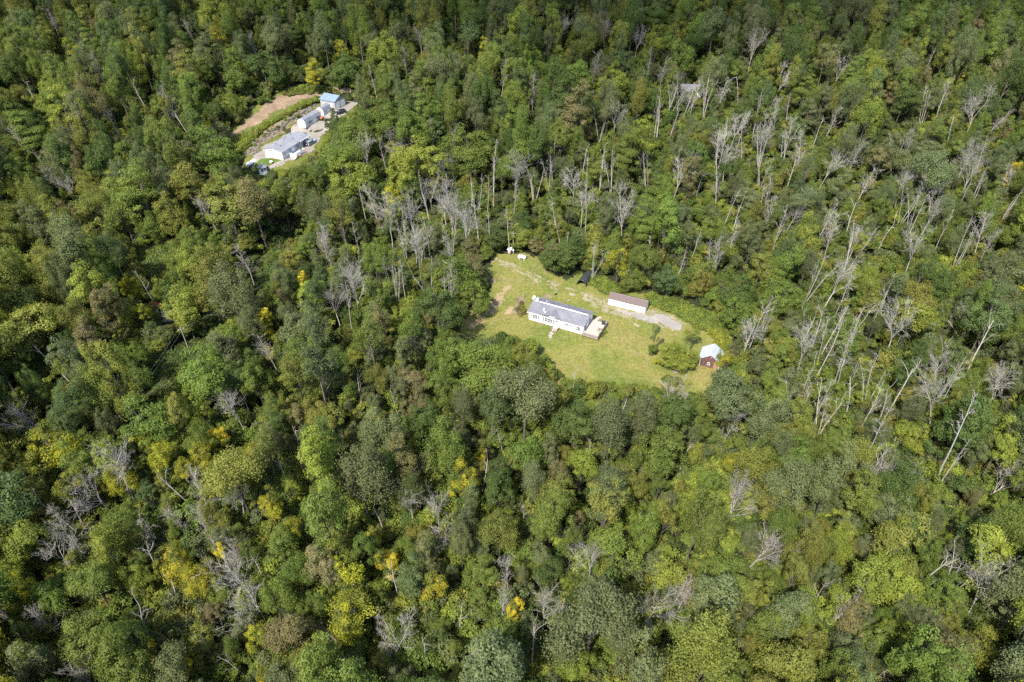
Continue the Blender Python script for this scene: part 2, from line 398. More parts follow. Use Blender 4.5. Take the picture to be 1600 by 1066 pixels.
sheet('grass_path', [strip([(1052, 582), (1075, 572), (1088, 560)], 1.3), strip([(930, 478), (948, 486), (975, 497), (1000, 512)], .7)], 'gravel', .12, .35, .6, .6)
# hillside homestead
BENCH = [(352, 214), (392, 180), (442, 143), (482, 134), (520, 140), (560, 152), (560, 166), (535, 184), (508, 200), (494, 230), (472, 254), (432, 270), (392, 270), (376, 264), (366, 235)]
sheet('hillside_meadow', [wpoly([(338, 222), (385, 178), (440, 138), (485, 130), (560, 148), (575, 170), (520, 215), (485, 262), (430, 290), (380, 285), (360, 250)])], 'meadow', .05, .8, 1.5)
sheet('dirt_road', [strip([(360, 212), (378, 203), (397, 189), (418, 174), (442, 159), (468, 149), (500, 147), (545, 151)], [2., 3.5, 5., 7, 11, 13, 8, 7]), wpoly([(425, 170), (450, 147), (480, 138), (508, 145), (490, 155), (455, 168)])], 'dirt', .1, .5, 1.6, .25)
sheet('gravel_yard', [wpoly([(385, 262), (400, 243), (412, 230), (440, 215), (470, 190), (500, 166), (545, 158), (562, 160), (540, 178), (515, 195), (500, 215), (488, 236), (460, 250), (428, 262), (400, 270)])], 'yard', .14, .5, .7, .3)
sheet('earth_bank', [strip([(386, 244), (398, 229), (412, 217), (430, 205), (448, 192), (470, 178), (494, 165)], [3., 4.5, 5., 5., 4.5, 4, 3.])], 'brush', .13, .5, 1.2, .35)
sheet('yard_lawn', [wpoly([(408, 249), (426, 248), (441, 251), (420, 261), (398, 269), (393, 265)])], 'lawn2', .2, .4, .25, .6)
sheet('garden_path', [strip([(440, 254), (428, 260), (417, 266)], 1.1)], 'yard', .25, .35, .15)
sheet('hill_scar', [wpoly([(608, 172), (628, 168), (640, 182), (620, 188)])], 'dirt', .12, .6, 1.5)
sheet('hidden_drive', [wpoly([(240, 470), (280, 470), (286, 500), (250, 502)])], 'gravel_grey', .12, .5, 1.)
GRASSGAP = [[(205, 392), (270, 382), (275, 425), (230, 445)], [(236, 575), (285, 545), (292, 595), (240, 622)]]
for p in []: sheet('glade_grass', [wpoly(p)], 'lawn2', .1, .7, 3.)

# ------------------------------------------------------------------ building helpers
def gz(x, y): return float(terr(x, y))
def root_at(name, px, rz, label, cat, group=None, dz=0.):
    P = at(*px); return empty(name, (P[0], P[1], gz(P[0], P[1]) + dz), rz, label, cat, group)
def gable_house(root, W, L, zb, h, rise, wall_mat, roof_mat, ridge='x', over=.35, t=.12, name='wall'):
    """walls with gables, ridge along x (W is the x size, L the y size); returns the roof"""
    if ridge == 'x':
        MB().prism([(0, zb), (L, zb), (L, h), (L / 2, h + rise), (0, h)], 0, W, 'x').build(name, wall_mat, root)
        k = rise / (L / 2); o = over
        a = MB().slab((-o, -o, h - o * k), (W + o, -o, h - o * k), (W + o, L / 2, h + rise), (-o, L / 2, h + rise), t)
        a.slab((-o, L + o, h - o * k), (W + o, L + o, h - o * k), (W + o, L / 2, h + rise), (-o, L / 2, h + rise), t)
    else:
        MB().prism([(0, zb), (W, zb), (W, h), (W / 2, h + rise), (0, h)], 0, L, 'y').build(name, wall_mat, root)
        k = rise / (W / 2); o = over
        a = MB().slab((-o, -o, h - o * k), (-o, L + o, h - o * k), (W / 2, L + o, h + rise), (W / 2, -o, h + rise), t)
        a.slab((W + o, -o, h - o * k), (W + o, L + o, h - o * k), (W / 2, L + o, h + rise), (W / 2, -o, h + rise), t)
    return a.build('roof', roof_mat, root)
def window(root, face, u0, u1, z0, z1, off=0., shutters=None, muntin=True, fm='trim'):
    """face: 'f' (y = off, looking -y) or 'r' (x = off, looking +x)"""
    def bx(m, a0, a1, d0, d1, b0, b1):
        if face == 'f': m.box(a0, a1, off - d1, off - d0, b0, b1)
        else: m.box(off + d0, off + d1, a0, a1, b0, b1)
        return m
    w = bx(MB(), u0, u1, 0, .03, z0, z1).build('window', 'glass', root)
    fr = MB(); e = .055
    bx(fr, u0 - e, u0, -.01, .07, z0 - e, z1 + e); bx(fr, u1, u1 + e, -.01, .07, z0 - e, z1 + e); bx(fr, u0, u1, -.01, .07, z1, z1 + e); bx(fr, u0, u1, -.01, .07, z0 - e, z0)
    if muntin:
        bx(fr, u0, u1, .032, .055, (z0 + z1) / 2 - .022, (z0 + z1) / 2 + .022)
    fr.build('frame', fm, w)
    if shutters:
        sw = shutters
        for a in (u0 - e - sw, u1 + e):
            m = bx(MB(), a, a + sw, -.01, .06, z0 - e, z1 + e)
            for k in range(5):
                zz = z0 + (z1 - z0) * (k + .2) / 5; bx(m, a + .05, a + sw - .05, .061, .08, zz, zz + .09)
            m.build('shutter', 'shutter', root)
def dish(name, loc, rz, label, s=1.):
    r = empty(name, loc, rz, label, 'satellite dish', 'satellite dishes on the house')
    m = MB(); prof = [(.02, .0), (.2, .03), (.36, .1), (.46, .18), (.43, .19), (.33, .11), (.18, .05), (.02, .03)]
    m.lathe([(a * s, b * s) for a, b in prof], 16); d = m.build('reflector', 'tank', r, True); d.location = (0, 0, .75); d.rotation_euler = (R(58), 0, 0)
    MB().tube((0, 0, -.2), (0, 0, .72), .035).build('mast', 'steel', r); MB().tube((0, -.1, .7), (0, -.55, .95), .02).build('arm', 'steel', r)
def car(name, loc, rz, paint, label, spare=False, suv=True):
    r = empty(name, loc, rz, label, 'car')
    L, W = 4.6, 1.85; zr = 1.75 if suv else 1.45
    body = [(-L / 2, .45), (-L / 2 + .05, 1.0), (-L / 2 + 1.15, 1.08), (L / 2 - .1, 1.08), (L / 2, .95), (L / 2, .4), (L / 2 - .5, .32), (-L / 2 + .5, .32)]
    MB().prism(body, -W / 2, W / 2, 'y').build('body', paint, r)
    cab = [(-L / 2 + 1.0, 1.075), (-L / 2 + 1.65, zr), (L / 2 - .45, zr), (L / 2 - .12, 1.075)]
    MB().prism(cab, -W / 2 + .1, W / 2 - .1, 'y').build('cabin', paint, r)
    for sy in (-1, 1):
        m = MB(); y0 = sy * (W / 2 - .1); m.prism([(-L / 2 + 1.3, 1.13), (-L / 2 + 1.75, zr - .1), (.1, zr - .1), (.1, 1.13)], y0, y0 + sy * .012, 'y').build('side_window', 'glass', r)
        m = MB(); m.prism([(.2, 1.13), (.2, zr - .1), (L / 2 - .5, zr - .1), (L / 2 - .3, 1.13)], y0, y0 + sy * .012, 'y').build('side_window', 'glass', r)
        for sx in (-1, 1):
            x = sx * (L / 2 - .85); w = MB().tube((x, sy * (W / 2 - .22), .36), (x, sy * (W / 2 + .015), .36), .37, n=16).build('wheel', 'tyre', r)
            MB().tube((x, sy * (W / 2 + .016), .36), (x, sy * (W / 2 + .03), .36), .21, n=12).build('rim', 'steel', w)
            MB().box(sx * L / 2 - .02, sx * L / 2 + .03, sy * .62 - .2, sy * .62 + .2, .7, .88).build('headlight' if sx < 0 else 'tail_light', 'tank' if sx < 0 else 'redpaint', r)
    MB().slab((-L / 2 + 1.05, -W / 2 + .2, 1.12), (-L / 2 + 1.05, W / 2 - .2, 1.12), (-L / 2 + 1.6, W / 2 - .2, zr - .06), (-L / 2 + 1.6, -W / 2 + .2, zr - .06), .03).build('windscreen', 'glass', r)
    MB().slab((L / 2 - .14, -W / 2 + .2, 1.15), (L / 2 - .14, W / 2 - .2, 1.15), (L / 2 - .42, W / 2 - .2, zr - .06), (L / 2 - .42, -W / 2 + .2, zr - .06), .03).build('rear_window', 'glass', r)
    if spare:
        sp = MB().tube((L / 2, 0, .95), (L / 2 + .24, 0, .95), .42, n=16).build('spare_wheel', 'tyre', r)
        MB().tube((L / 2 + .241, 0, .95), (L / 2 + .26, 0, .95), .12, n=10).build('hub', 'tank', sp)
    return r

# ------------------------------------------------------------------ clearing: white house
A = R(-26)
W, L, ZB, HH, RISE = 16.4, 7.4, .55, 2.95, 1.35
hs = root_at('house', (826.3, 499.3), A, 'long white single-storey house with grey shingle roof in the clearing', 'house')
MB().box(.03, W - .03, .03, L - .03, -.5, ZB + .01).build('skirting', 'skirt', hs)
rf = gable_house(hs, W, L, ZB, HH, RISE, 'white', 'roof')
MB().prism([(L / 2 - .17, HH + RISE + .08), (L / 2 + .17, HH + RISE + .08), (L / 2 + .08, HH + RISE + .2), (L / 2 - .08, HH + RISE + .2)], .1, W - .1, 'x').build('ridge_vent', 'steel', rf)
g = MB(); g.box(-.36, W + .36, -.47, -.34, HH - .32, HH - .16); g.build('gutter', 'trim', rf)
g = MB(); g.box(-.36, W + .36, L + .34, L + .47, HH - .32, HH - .16); g.build('gutter', 'trim', rf)
# entry gable on the front slope
d0, d1 = .27 * W, .60 * W; dm = (d0 + d1) / 2; dr = .95
MB().prism([(d0, HH - .3), (d1, HH - .3), (d1, HH), (dm, HH + dr), (d0, HH)], -.06, .3, 'y').build('entry_gable', 'white', hs)
yb = (dr + .1) / (RISE / (L / 2)); k = dr / ((d1 - d0) / 2)
a = MB()
a.slab((d0 - .3, -.5, HH - .3 * k + .05), (d0 - .3, .0, HH - .3 * k + .05), (dm, yb, HH + dr + .05), (dm, -.5, HH + dr + .05), .1)
a.slab((d1 + .3, -.5, HH - .3 * k + .05), (d1 + .3, .0, HH - .3 * k + .05), (dm, yb, HH + dr + .05), (dm, -.5, HH + dr + .05), .1)
a.build('entry_roof', 'roof', hs)
MB().tube((dm, -.075, HH + .45), (dm, -.055, HH + .45), .2, n=8).build('gable_vent', 'shutter', hs)
for (f0, f1, z0, z1, n) in ((.065, .175, .95, 2.2, 2), (.285, .45, .95, 2.25, 3), (.645, .76, 1.5, 2.15, 2), (.885, .945, .95, 2.2, 1)):
    w = (f1 - f0) * W / n
    for j in range(n):
        a0 = f0 * W + j * w; window(hs, 'f', a0 + .2, a0 + w - .2, z0, z1, 0., .24 if n == 1 else None)
    if n > 1:
        for a0 in (f0 * W - .3, f1 * W + .0): MB().box(a0, a0 + .3, -.06, .01, z0 - .08, z1 + .08).build('shutter', 'shutter', hs)
        for j in range(1, n):
            a0 = f0 * W + j * w; MB().box(a0 - .12, a0 + .12, -.05, .01, z0 - .08, z1 + .08).build('shutter', 'shutter', hs)
dr_ = MB().box(.495 * W, .495 * W + .95, -.04, .02, ZB + .05, ZB + 2.08).build('door', 'trim', hs)
MB().box(.495 * W + .2, .495 * W + .75, -.06, -.04, ZB + 1.2, ZB + 1.85).build('pane', 'glass', dr_)
window(hs, 'r', 1.4, 2.2, 1.2, 2.3, W, .22); window(hs, 'r', 5.0, 5.8, 1.1, 2.35, W, .22)
sd = MB().box(W, W + .05, 3.0, 3.95, ZB + .05, ZB + 2.1).build('side_door', 'trim', hs)
MB().box(W + .05, W + .065, 3.2, 3.75, ZB + 1.1, ZB + 1.9).build('pane', 'glass', sd)
for (x, y, h, r, m) in ((4.1, 1.2, .8, .12, 'tank'), (4.6, .8, .3, .14, 'trim'), (3.3, 4.9, .35, .07, 'tank'), (5.2, 5.1, .3, .07, 'shutter'), (6.6, 5.6, .25, .1, 'shutter'), (8.3, 5.0, .25, .1, 'steel')):
    zt = HH + RISE - abs(y - L / 2) * RISE / (L / 2)
    v = MB().tube((x, y, zt - .1), (x, y, zt + h), r, n=8).build('roof_vent', m, hs); MB().tube((x, y, zt + h + .001), (x, y, zt + h + .1), r * 1.5, n=8).build('cap', m, v)
def hloc(x, y, z): return hs.location + Matrix.Rotation(A, 3, 'Z') @ Vector((x, y, z))
dish('satellite_dish', hloc(-.25, L / 2 + .5, HH + RISE - .2), A + R(-35), 'round white satellite dish at the outer left end of the house roof', 1.2)
dish('satellite_dish', hloc(1.1, L / 2 - .1, HH + RISE - .1), A + R(-35), 'white satellite dish on the house roof ridge, nearer the middle', 1.2)
# front steps
st = empty('front_steps', hloc(.475 * W, -.02, 0), A, 'weathered wooden front steps with handrails at the house door', 'steps')
MB().box(0, 1.7, -1.5, -.03, ZB - .06, ZB + .02).build('landing', 'deck', st)
for k in range(4):
    MB().box(.1, 1.6, -1.5 - .3 * (k + 1), -1.5 - .3 * k - .02, ZB - .16 * (k + 1) - .05, ZB - .16 * (k + 1)).build('tread', 'deck', st)
for x in (.05, 1.62):
    MB().prism([(-1.5, ZB - .2), (-1.5, ZB - .05), (-2.7, .0), (-2.7, -.2)], x, x + .06, 'x').build('stringer', 'deckdark', st)
    m = MB(); m.box(x, x + .07, -1.56, -1.49, .0, ZB + .95); m.build('post', 'deckdark', st); MB().box(x, x + .07, -2.66, -2.59, -.3, .95).build('post', 'deckdark', st); MB().box(x, x + .07, -.12, -.05, ZB - .5, ZB + .95).build('post', 'deckdark', st)
    MB().slab((x - .01, -1.53, ZB + .9), (x + .08, -1.53, ZB + .9), (x + .08, -2.63, .9), (x - .01, -2.63, .9), .06).build('handrail', 'deckdark', st); MB().box(x - .01, x + .08, -1.5, -.05, ZB + .951, ZB + 1.01).build('handrail', 'deckdark', st)
for k, (x, y, s) in enumerate(((.4, -3.2, .55), (.9, -3.3, .5), (.7, -4.3, .6), (1.1, -5.0, .5))):
    P = hloc(.475 * W + x, y, 0); m = MB(); q = np.random.default_rng(k)
    m.prism([(s * math.cos(a) * q.uniform(.8, 1.1), s * math.sin(a) * q.uniform(.7, 1.)) for a in np.arange(0, 6.2, .9)], -.1, .1, 'z')
    o = m.build('stepping_stone', 'pave', None, loc=(P[0], P[1], gz(P[0], P[1]) + .08)); o.rotation_euler = (0, 0, A)
    tag(o, 'flat pale stepping stone on the grass, %s from the front steps' % ('first', 'second', 'third', 'fourth')[k], 'stepping stone', 'stones below the front steps')
# deck on the right end
dk = empty('wooden_deck', hloc(W + .06, -1.0, 0), A, 'pale weathered wooden deck with low railing at the house end', 'deck')
DW, DL, DZ = 4.7, 8.0, .75
MB().box(.05, DW - .05, .05, DL - .05, DZ - .25, DZ - .05).build('joist_frame', 'deckdark', dk)
m = MB(); n = 32
for j in range(n): m.box(j * DW / n + .008, (j + 1) * DW / n - .008, 0, DL, DZ - .045, DZ - random.random() * .01)
o = m.build('deck_boards', 'deck', dk); o['kind'] = 'stuff'
posts = [(.05, .05), (DW / 2, .05), (DW - .05, .05), (DW - .05, DL * .33), (DW - .05, DL * .66), (DW - .05, DL - .05), (DW * .45, DL - .05)]
for (x, y) in posts: MB().box(x - .05, x + .05, y - .05, y + .05, -.6, DZ + .92).build('post', 'deckdark', dk)
for z in (DZ + .5, DZ + .9):
    MB().box(.0, DW, -.02, .04, z, z + .09).build('rail', 'deckdark', dk); MB().box(DW - .04, DW + .02, .04, DL, z + .002, z + .092).build('rail', 'deckdark', dk); MB().box(DW * .45, DW - .05, DL - .04, DL + .02, z + .001, z + .091).build('rail', 'deckdark', dk)
m = MB()
for j in range(30): m.box(j * DW / 30 + .02, j * DW / 30 + .06, .041, .07, DZ - .2, DZ + .9)
for j in range(50): m.box(DW - .07, DW - .041, j * DL / 50 + .08, j * DL / 50 + .12, DZ - .2, DZ + .9)
o = m.build('balusters', 'deckdark', dk); o['kind'] = 'stuff'
MB().slab((.6, DL, DZ - .06), (1.6, DL, DZ - .06), (2.1, DL + 3.2, .05), (1.1, DL + 3.2, .05), .05).build('ramp', 'deck', dk)
gr = empty('barbecue_grill', hloc(W + DW - .9, DL - 1.9, DZ), A, 'black barbecue grill in the far corner of the deck', 'grill')
MB().prism([(-.3, .7), (.3, .7), (.36, .95), (.28, 1.15), (-.28, 1.15), (-.36, .95)], -.5, .5, 'x').build('hood', 'black', gr); MB().box(-.45, .45, -.25, .25, .1, .69).build('cabinet', 'black', gr); MB().box(.51, .95, -.25, .25, .85, .9).build('side_shelf', 'steel', gr)
for sx in (-.38, .38): MB().tube((sx, -.3, .09), (sx, .3, .09), .09, n=10).build('wheel', 'tyre', gr)

# ------------------------------------------------------------------ cream shed, hoop shelter, tank, pump house, barn
sh = root_at('storage_shed', (950, 476), R(-24.5), 'long cream storage shed with brown metal roof beside the gravel', 'shed')
SW, SL, SH = 11.0, 3.7, 2.25
MB().box(-.05, SW + .05, -.05, SL + .05, -.6, .08).build('base', 'deckdark', sh)
rf = gable_house(sh, SW, SL, .08, SH, .95, 'cream', 'brownmetal', over=.15, t=.06)
m = MB(); k = .95 / (SL / 2)
for j in range(23):
    x = -.1 + j * (SW + .2) / 22; m.slab((x - .02, -.15, SH - .15 * k + .06), (x + .02, -.15, SH - .15 * k + .06), (x + .02, SL / 2, SH + .95 + .06), (x - .02, SL / 2, SH + .95 + .06), .03)
    m.slab((x - .02, SL + .15, SH - .15 * k + .06), (x + .02, SL + .15, SH - .15 * k + .06), (x + .02, SL / 2, SH + 1.01), (x - .02, SL / 2, SH + 1.01), .03)
o = m.build('roof_seams', 'brownmetal', rf); o['kind'] = 'stuff'
MB().prism([(SL / 2 - .15, SH + 1.0), (SL / 2 + .15, SH + 1.0), (SL / 2, SH + 1.12)], -.15, SW + .15, 'x').build('ridge_cap', 'brownmetal', rf)
window(sh, 'f', 6.95, 7.3, 1.15, 1.85, 0., None, False); MB().box(6.55, 6.8, -.05, .0, 1.2, 1.9).build('shutter', 'shutter', sh); MB().box(7.45, 7.7, -.05, .0, 1.05, 1.75).build('shutter', 'shutter', sh)
d = MB().box(8.9, 10.3, -.04, .0, .12, 2.0).build('double_door', 'cream', sh); MB().box(9.58, 9.62, -.06, -.04, .9, 1.1).build('handle', 'steel', d)
MB().box(SW, SW + .04, .6, 3.1, .12, 2.05).build('end_door', 'cream', sh)

hp = root_at('hoop_shelter', (900.6, 446), R(-27), 'black fabric hoop shelter with open end on the grass', 'shelter')
HW, HLn, HHt = 3.1, 6.4, 2.35
prof = [(HW / 2 - HW / 2 * math.cos(t), HHt * math.sin(t) ** .85) for t in np.linspace(0, math.pi, 15)]
inn = [(HW / 2 + (x - HW / 2) * .97, z * .975) for x, z in prof]
m = MB(); nP = len(prof); ns = 13
for s in range(ns):
    y = s * HLn / (ns - 1); sag = -.03 if s % 2 else 0.
    m.v += [(HW / 2 + (x - HW / 2) * (1 + sag), y, z * (1 + sag)) for x, z in prof] + [(x, y, z * (1 + sag)) for x, z in inn]
for s in range(ns - 1):
    a0, b0 = s * 2 * nP, (s + 1) * 2 * nP
    for j in range(nP - 1): m.f += [(a0 + j, a0 + j + 1, b0 + j + 1, b0 + j), (a0 + nP + j, b0 + nP + j, b0 + nP + j + 1, a0 + nP + j + 1)]
for s in (0, ns - 1):
    a0 = s * 2 * nP
    for j in range(nP - 1): m.f.append((a0 + j, a0 + nP + j, a0 + nP + j + 1, a0 + j + 1))
m.build('fabric_cover', 'black', hp, True)
MB().prism(inn, HLn - .06, HLn - .03, 'y').build('end_panel', 'black', hp)
for s in range(5):
    y = .05 + s * (HLn - .2) / 4; m = MB()
    for j in range(nP - 1): m.tube((inn[j][0], y, inn[j][1] * .985), (inn[j + 1][0], y, inn[j + 1][1] * .985), .03, n=5)
    m.build('hoop', 'steel', hp)

tk = root_at('gas_tank', (808.5, 405.5), R(-20), 'white horizontal gas tank on legs at the edge of the trees', 'tank')
m = MB(); n = 16; rt, Lt = .5, 2.7
prof = [(rt * math.sin(a), .35 - .35 * math.cos(a)) for a in np.linspace(.02, math.pi / 2, 6)]
prof = prof + [(r, Lt - z) for r, z in reversed(prof)]
m.lathe(prof, n); o = m.build('vessel', 'tank', tk, True); o.rotation_euler = (0, R(90), 0); o.location = (0, .5, .95)
MB().lathe([(.2, 0), (.2, .16), (.14, .24), (.02, .26)], 12, (Lt / 2, .5, 1.43)).build('valve_dome', 'tank', tk, True)
for x in (.55, 2.15):
    for y in (.25, .75): MB().box(x - .06, x + .06, y - .06, y + .06, -.3, .6).build('leg', 'tank', tk)

ph = root_at('pump_house', (792.5, 395), R(-25), 'little white-roofed hut beside the wooden pole', 'hut'); ph.scale = (.85, .85, .85)
MB().box(.1, 1.5, .1, 1.3, -.2, 1.35).build('wall', 'brownwood', ph)
MB().slab((-.15, -.2, 1.3), (1.75, -.2, 1.3), (1.75, 1.6, 1.85), (-.15, 1.6, 1.85), .1).build('roof', 'tank', ph)
MB().box(.45, 1.1, .06, .1, .1, .95).build('door', 'tank', ph)
up_ = root_at('utility_pole', (802, 397), 0, 'tall thin wooden pole beside the little white-roofed hut', 'pole')
MB().tube((0, 0, -1), (0, 0, 8.2), .13, .09, 8).build('shaft', 'pole', up_); MB().box(-.7, .7, -.06, .06, 7.5, 7.62).build('crossarm', 'pole', up_); MB().box(-.2, .2, -.25, -.13, 1.2, 1.75).build('meter_box', 'tank', up_)

bn = root_at('barn', (1092, 571), R(-23), 'small weathered red barn with white metal roof and white window', 'barn')
BW, BL, BH = 5.0, 4.7, 2.6
MB().box(-.04, BW + .04, -.04, BL + .04, -.8, .05).build('foundation', 'pave', bn)
rf = gable_house(bn, BW, BL, .05, BH, 1.75, 'redwood', 'whitemetal', 'y', .4, .07)
m = MB(); k = 1.75 / (BW / 2)
for j in range(12):
    y = -.35 + j * (BL + .7) / 11
    for s in (0, 1):
        x0 = -.4 if s == 0 else BW + .4
        m.slab((x0, y - .02, BH - .4 * k + .08), (x0, y + .02, BH - .4 * k + .08), (BW / 2, y + .02, BH + 1.83), (BW / 2, y - .02, BH + 1.83), .03)
o = m.build('roof_seams', 'whitemetal', rf); o['kind'] = 'stuff'
for x in (-.03, BW - .12): MB().box(x, x + .15, -.05, .02, .05, BH).build('corner_board', 'trim', bn)
window(bn, 'f', 2.0, 2.6, .95, 1.6, 0., None, False)
MB().box(3.6, 4.7, -.05, .0, .1, 2.0).build('door', 'brownwood', bn)
MB().slab((2.5, -.5, BH + .95), (2.9, -.5, BH + .95), (2.9, -.02, BH + 1.0), (2.5, -.02, BH + 1.0), .25).build('hay_hood', 'brownwood', bn)

# odds and ends round the clearing
def lumps(name, px, n, spread, r0, r1, mat, label, cat, seed=0):
    """a heap of stones or rubbish, one mass"""
    q = np.random.default_rng(seed); m = MB(); P = at(*px)
    for _ in range(n):
        x, y = P[0] + q.normal() * spread, P[1] + q.normal() * spread; r = q.uniform(r0, r1); z = gz(x, y) + r * .3
        ico = [Vector(v) for v in ((0, 0, 1), (.9, 0, .4), (.28, .85, .45), (-.72, .53, .4), (-.72, -.53, .45), (.28, -.85, .4), (.7, .5, -.5), (-.3, .85, -.5), (-.9, 0, -.5), (-.3, -.85, -.5), (.7, -.5, -.5))]
        vs_ = [(x + v.x * r * q.uniform(.7, 1.3), y + v.y * r * q.uniform(.7, 1.3), z + v.z * r * q.uniform(.5, .9)) for v in ico]
        m.add(vs_, [(0, 1, 2), (0, 2, 3), (0, 3, 4), (0, 4, 5), (0, 5, 1), (1, 6, 2), (2, 6, 7), (2, 7, 3), (3, 7, 8), (3, 8, 4), (4, 8, 9), (4, 9, 5), (5, 9, 10), (5, 10, 1), (1, 10, 6), (6, 10, 9, 8, 7)])
    o = m.build(name, mat); return tag(o, label, cat, None, 'stuff')
lumps('brush_pile', (770, 440), 46, .9, .12, .45, 'brush', 'grey heap of cut brush at the left edge of the clearing', 'brush pile', 1)
lumps('stone_scatter', (838, 432), 60, 2.2, .06, .2, 'pave', 'pale stones scattered beside the gravel drive', 'stones', 2)
for k, (px, h, mt_, lb) in enumerate((((868, 461), .9, 'black', 'dark barrel standing in the grass behind the house'), ((888, 472), .6, 'brownwood', 'low brown barrel in the grass between house and drive'), ((1030, 474), .7, 'tank', 'small white barrel in the weeds right of the cream shed'))):
    P = at(*px); b = empty('barrel', (P[0], P[1], gz(P[0], P[1])), 0, lb, 'barrel')
    MB().lathe([(.26, 0), (.3, .25 * h), (.31, .5 * h), (.3, .75 * h), (.26, h)], 12).build('drum', mt_, b, True); MB().tube((0, 0, h + .001), (0, 0, h + .04), .27, n=12).build('lid', 'steel', b)

# ------------------------------------------------------------------ hillside homestead
B = R(-20)
h2 = root_at('house', (416, 246), B, 'long house with pale grey roof and white deck on the hillside', 'house')
W2, L2, H2, R2 = 7.7, 17.6, 3.1, .95
MB().prism([(0, .0), (W2, .0), (W2, H2), (W2 / 2, H2 + R2), (0, H2)], 0, 12.4, 'y').build('wall', 'palesiding', h2)
MB().prism([(0, .0), (W2 - 2.6, .0), (W2 - 2.6, H2), (0, H2)], 12.4, L2, 'y').build('rear_wall', 'palesiding', h2)
MB().box(W2 + .001, W2 + .02, .01, 12.4, .05, H2 - .03).build('shaded_cladding', 'lightgrey', h2)  # grey sheet that paints this wall's shade into the siding colour
MB().box(.02, W2 - .02, -.02, -.001, .0, .62).build('skirting', 'skirt', h2)
k = R2 / (W2 / 2); o_ = .4; m = MB()
m.slab((-o_, -o_, H2 - o_ * k), (-o_, L2 + o_, H2 - o_ * k), (W2 / 2, L2 + o_, H2 + R2), (W2 / 2, -o_, H2 + R2), .12)
m.slab((W2 + o_, -o_, H2 - o_ * k), (W2 + o_, L2 + o_, H2 - o_ * k), (W2 / 2, L2 + o_, H2 + R2), (W2 / 2, -o_, H2 + R2), .12)
rf = m.build('roof', 'roof2', h2)
MB().slab((W2 - 2.6, 11.2, H2 + .62), (W2 + .55, 11.2, H2 - .05), (W2 + .55, L2 + .5, H2 - .05), (W2 - 2.6, L2 + .5, H2 + .62), .12).build('porch_roof', 'roof3', rf)
MB().box(W2 + .56, W2 + .66, 11.2, L2 + .5, H2 - .2, H2 + .08).build('fascia', 'trim', rf)
for y in (12.6, 15.2, L2 + .2): MB().box(W2 + .3, W2 + .44, y - .07, y + .07, -.2, H2 - .1).build('porch_post', 'trim', h2)
for (x, y) in ((2.2, 4.2), (5.0, 3.4), (2.6, 9.0), (1.6, 11.5), (5.2, 11.0), (2., 14.5)):
    zt = H2 + R2 - abs(x - W2 / 2) * k; v = MB().tube((x, y, zt), (x, y, zt + .5), .13, n=8).build('roof_vent', 'shutter', h2); MB().tube((x, y, zt + .501), (x, y, zt + .6), .2, n=8).build('cap', 'shutter', v)
MB().prism([(-.4, H2 - .2), (W2 / 2, H2 + R2 - .1), (W2 + .4, H2 - .2), (W2 + .4, H2 - .36), (W2 / 2, H2 + R2 - .26), (-.4, H2 - .36)], -.44, -.41, 'y').build('barge_board', 'trim', rf)
for (y0, y1, z0, z1) in ((1.2, 1.9, 1.2, 2.2), (4.6, 5.3, .9, 2.3), (8.9, 9.8, 1.2, 2.4), (10.2, 11.1, 1.2, 2.4)): window(h2, 'r', y0, y1, z0, z1, W2 + .02)
d = MB().box(W2 + .02, W2 + .07, 6.5, 7.6, .7, 2.8).build('door', 'trim', h2); MB().box(W2 + .07, W2 + .08, 6.7, 7.4, 1.2, 2.5).build('pane', 'tank', d)
def h2loc(x, y, z=0.): return h2.location + Matrix.Rotation(B, 3, 'Z') @ Vector((x, y, z))
d2 = empty('porch_deck', h2loc(W2 + .1, 3.6), B, 'white railed deck with grey floor along the hillside house', 'deck')
D2W, D2L = 3.3, 5.6
MB().box(.0, D2W, 0, D2L, -.3, .62).build('floor', 'greydeck', d2)
for a0, a1, b0, b1 in ((D2W - .02, D2W + .05, -.05, D2L), (0, D2W - .02, -.05, .02), (1.3, D2W - .02, D2L, D2L + .06)):
    MB().box(a0, a1, b0, b1, .1, .5).build('skirt_board', 'trim', d2); MB().box(a0, a1, b0, b1, 1.45, 1.56).build('top_rail', 'trim', d2); MB().box(a0, a1, b0, b1, .7, .78).build('bottom_rail', 'trim', d2)
m = MB()
for j in range(46): m.box(D2W, D2W + .03, j * D2L / 46, j * D2L / 46 + .075, .78, 1.45)
for j in range(26): m.box(j * D2W / 26, j * D2W / 26 + .075, -.03, 0, .78, 1.45)
o = m.build('balusters', 'trim', d2); o['kind'] = 'stuff'
for (x, y) in ((0.05, 0), (D2W, 0), (D2W, D2L / 2), (D2W, D2L)): MB().box(x - .07, x + .07, y - .07, y + .07, -.3, 1.7).build('post', 'trim', d2)
for k2 in range(3): MB().box(D2W - 1.3, D2W, -.35 * (k2 + 1), -.35 * k2, -.2, .45 - .17 * k2).build('step', 'trim', d2)
tb = empty('patio_table', h2loc(W2 + 2.2, 8.3, .62), B, 'dark round patio table on the white railed deck', 'table')
MB().tube((0, 0, .7), (0, 0, .74), .55, n=14).build('table_top', 'brownwood', tb); MB().tube((0, 0, .0), (0, 0, .7), .05, n=8).build('leg', 'steel', tb)
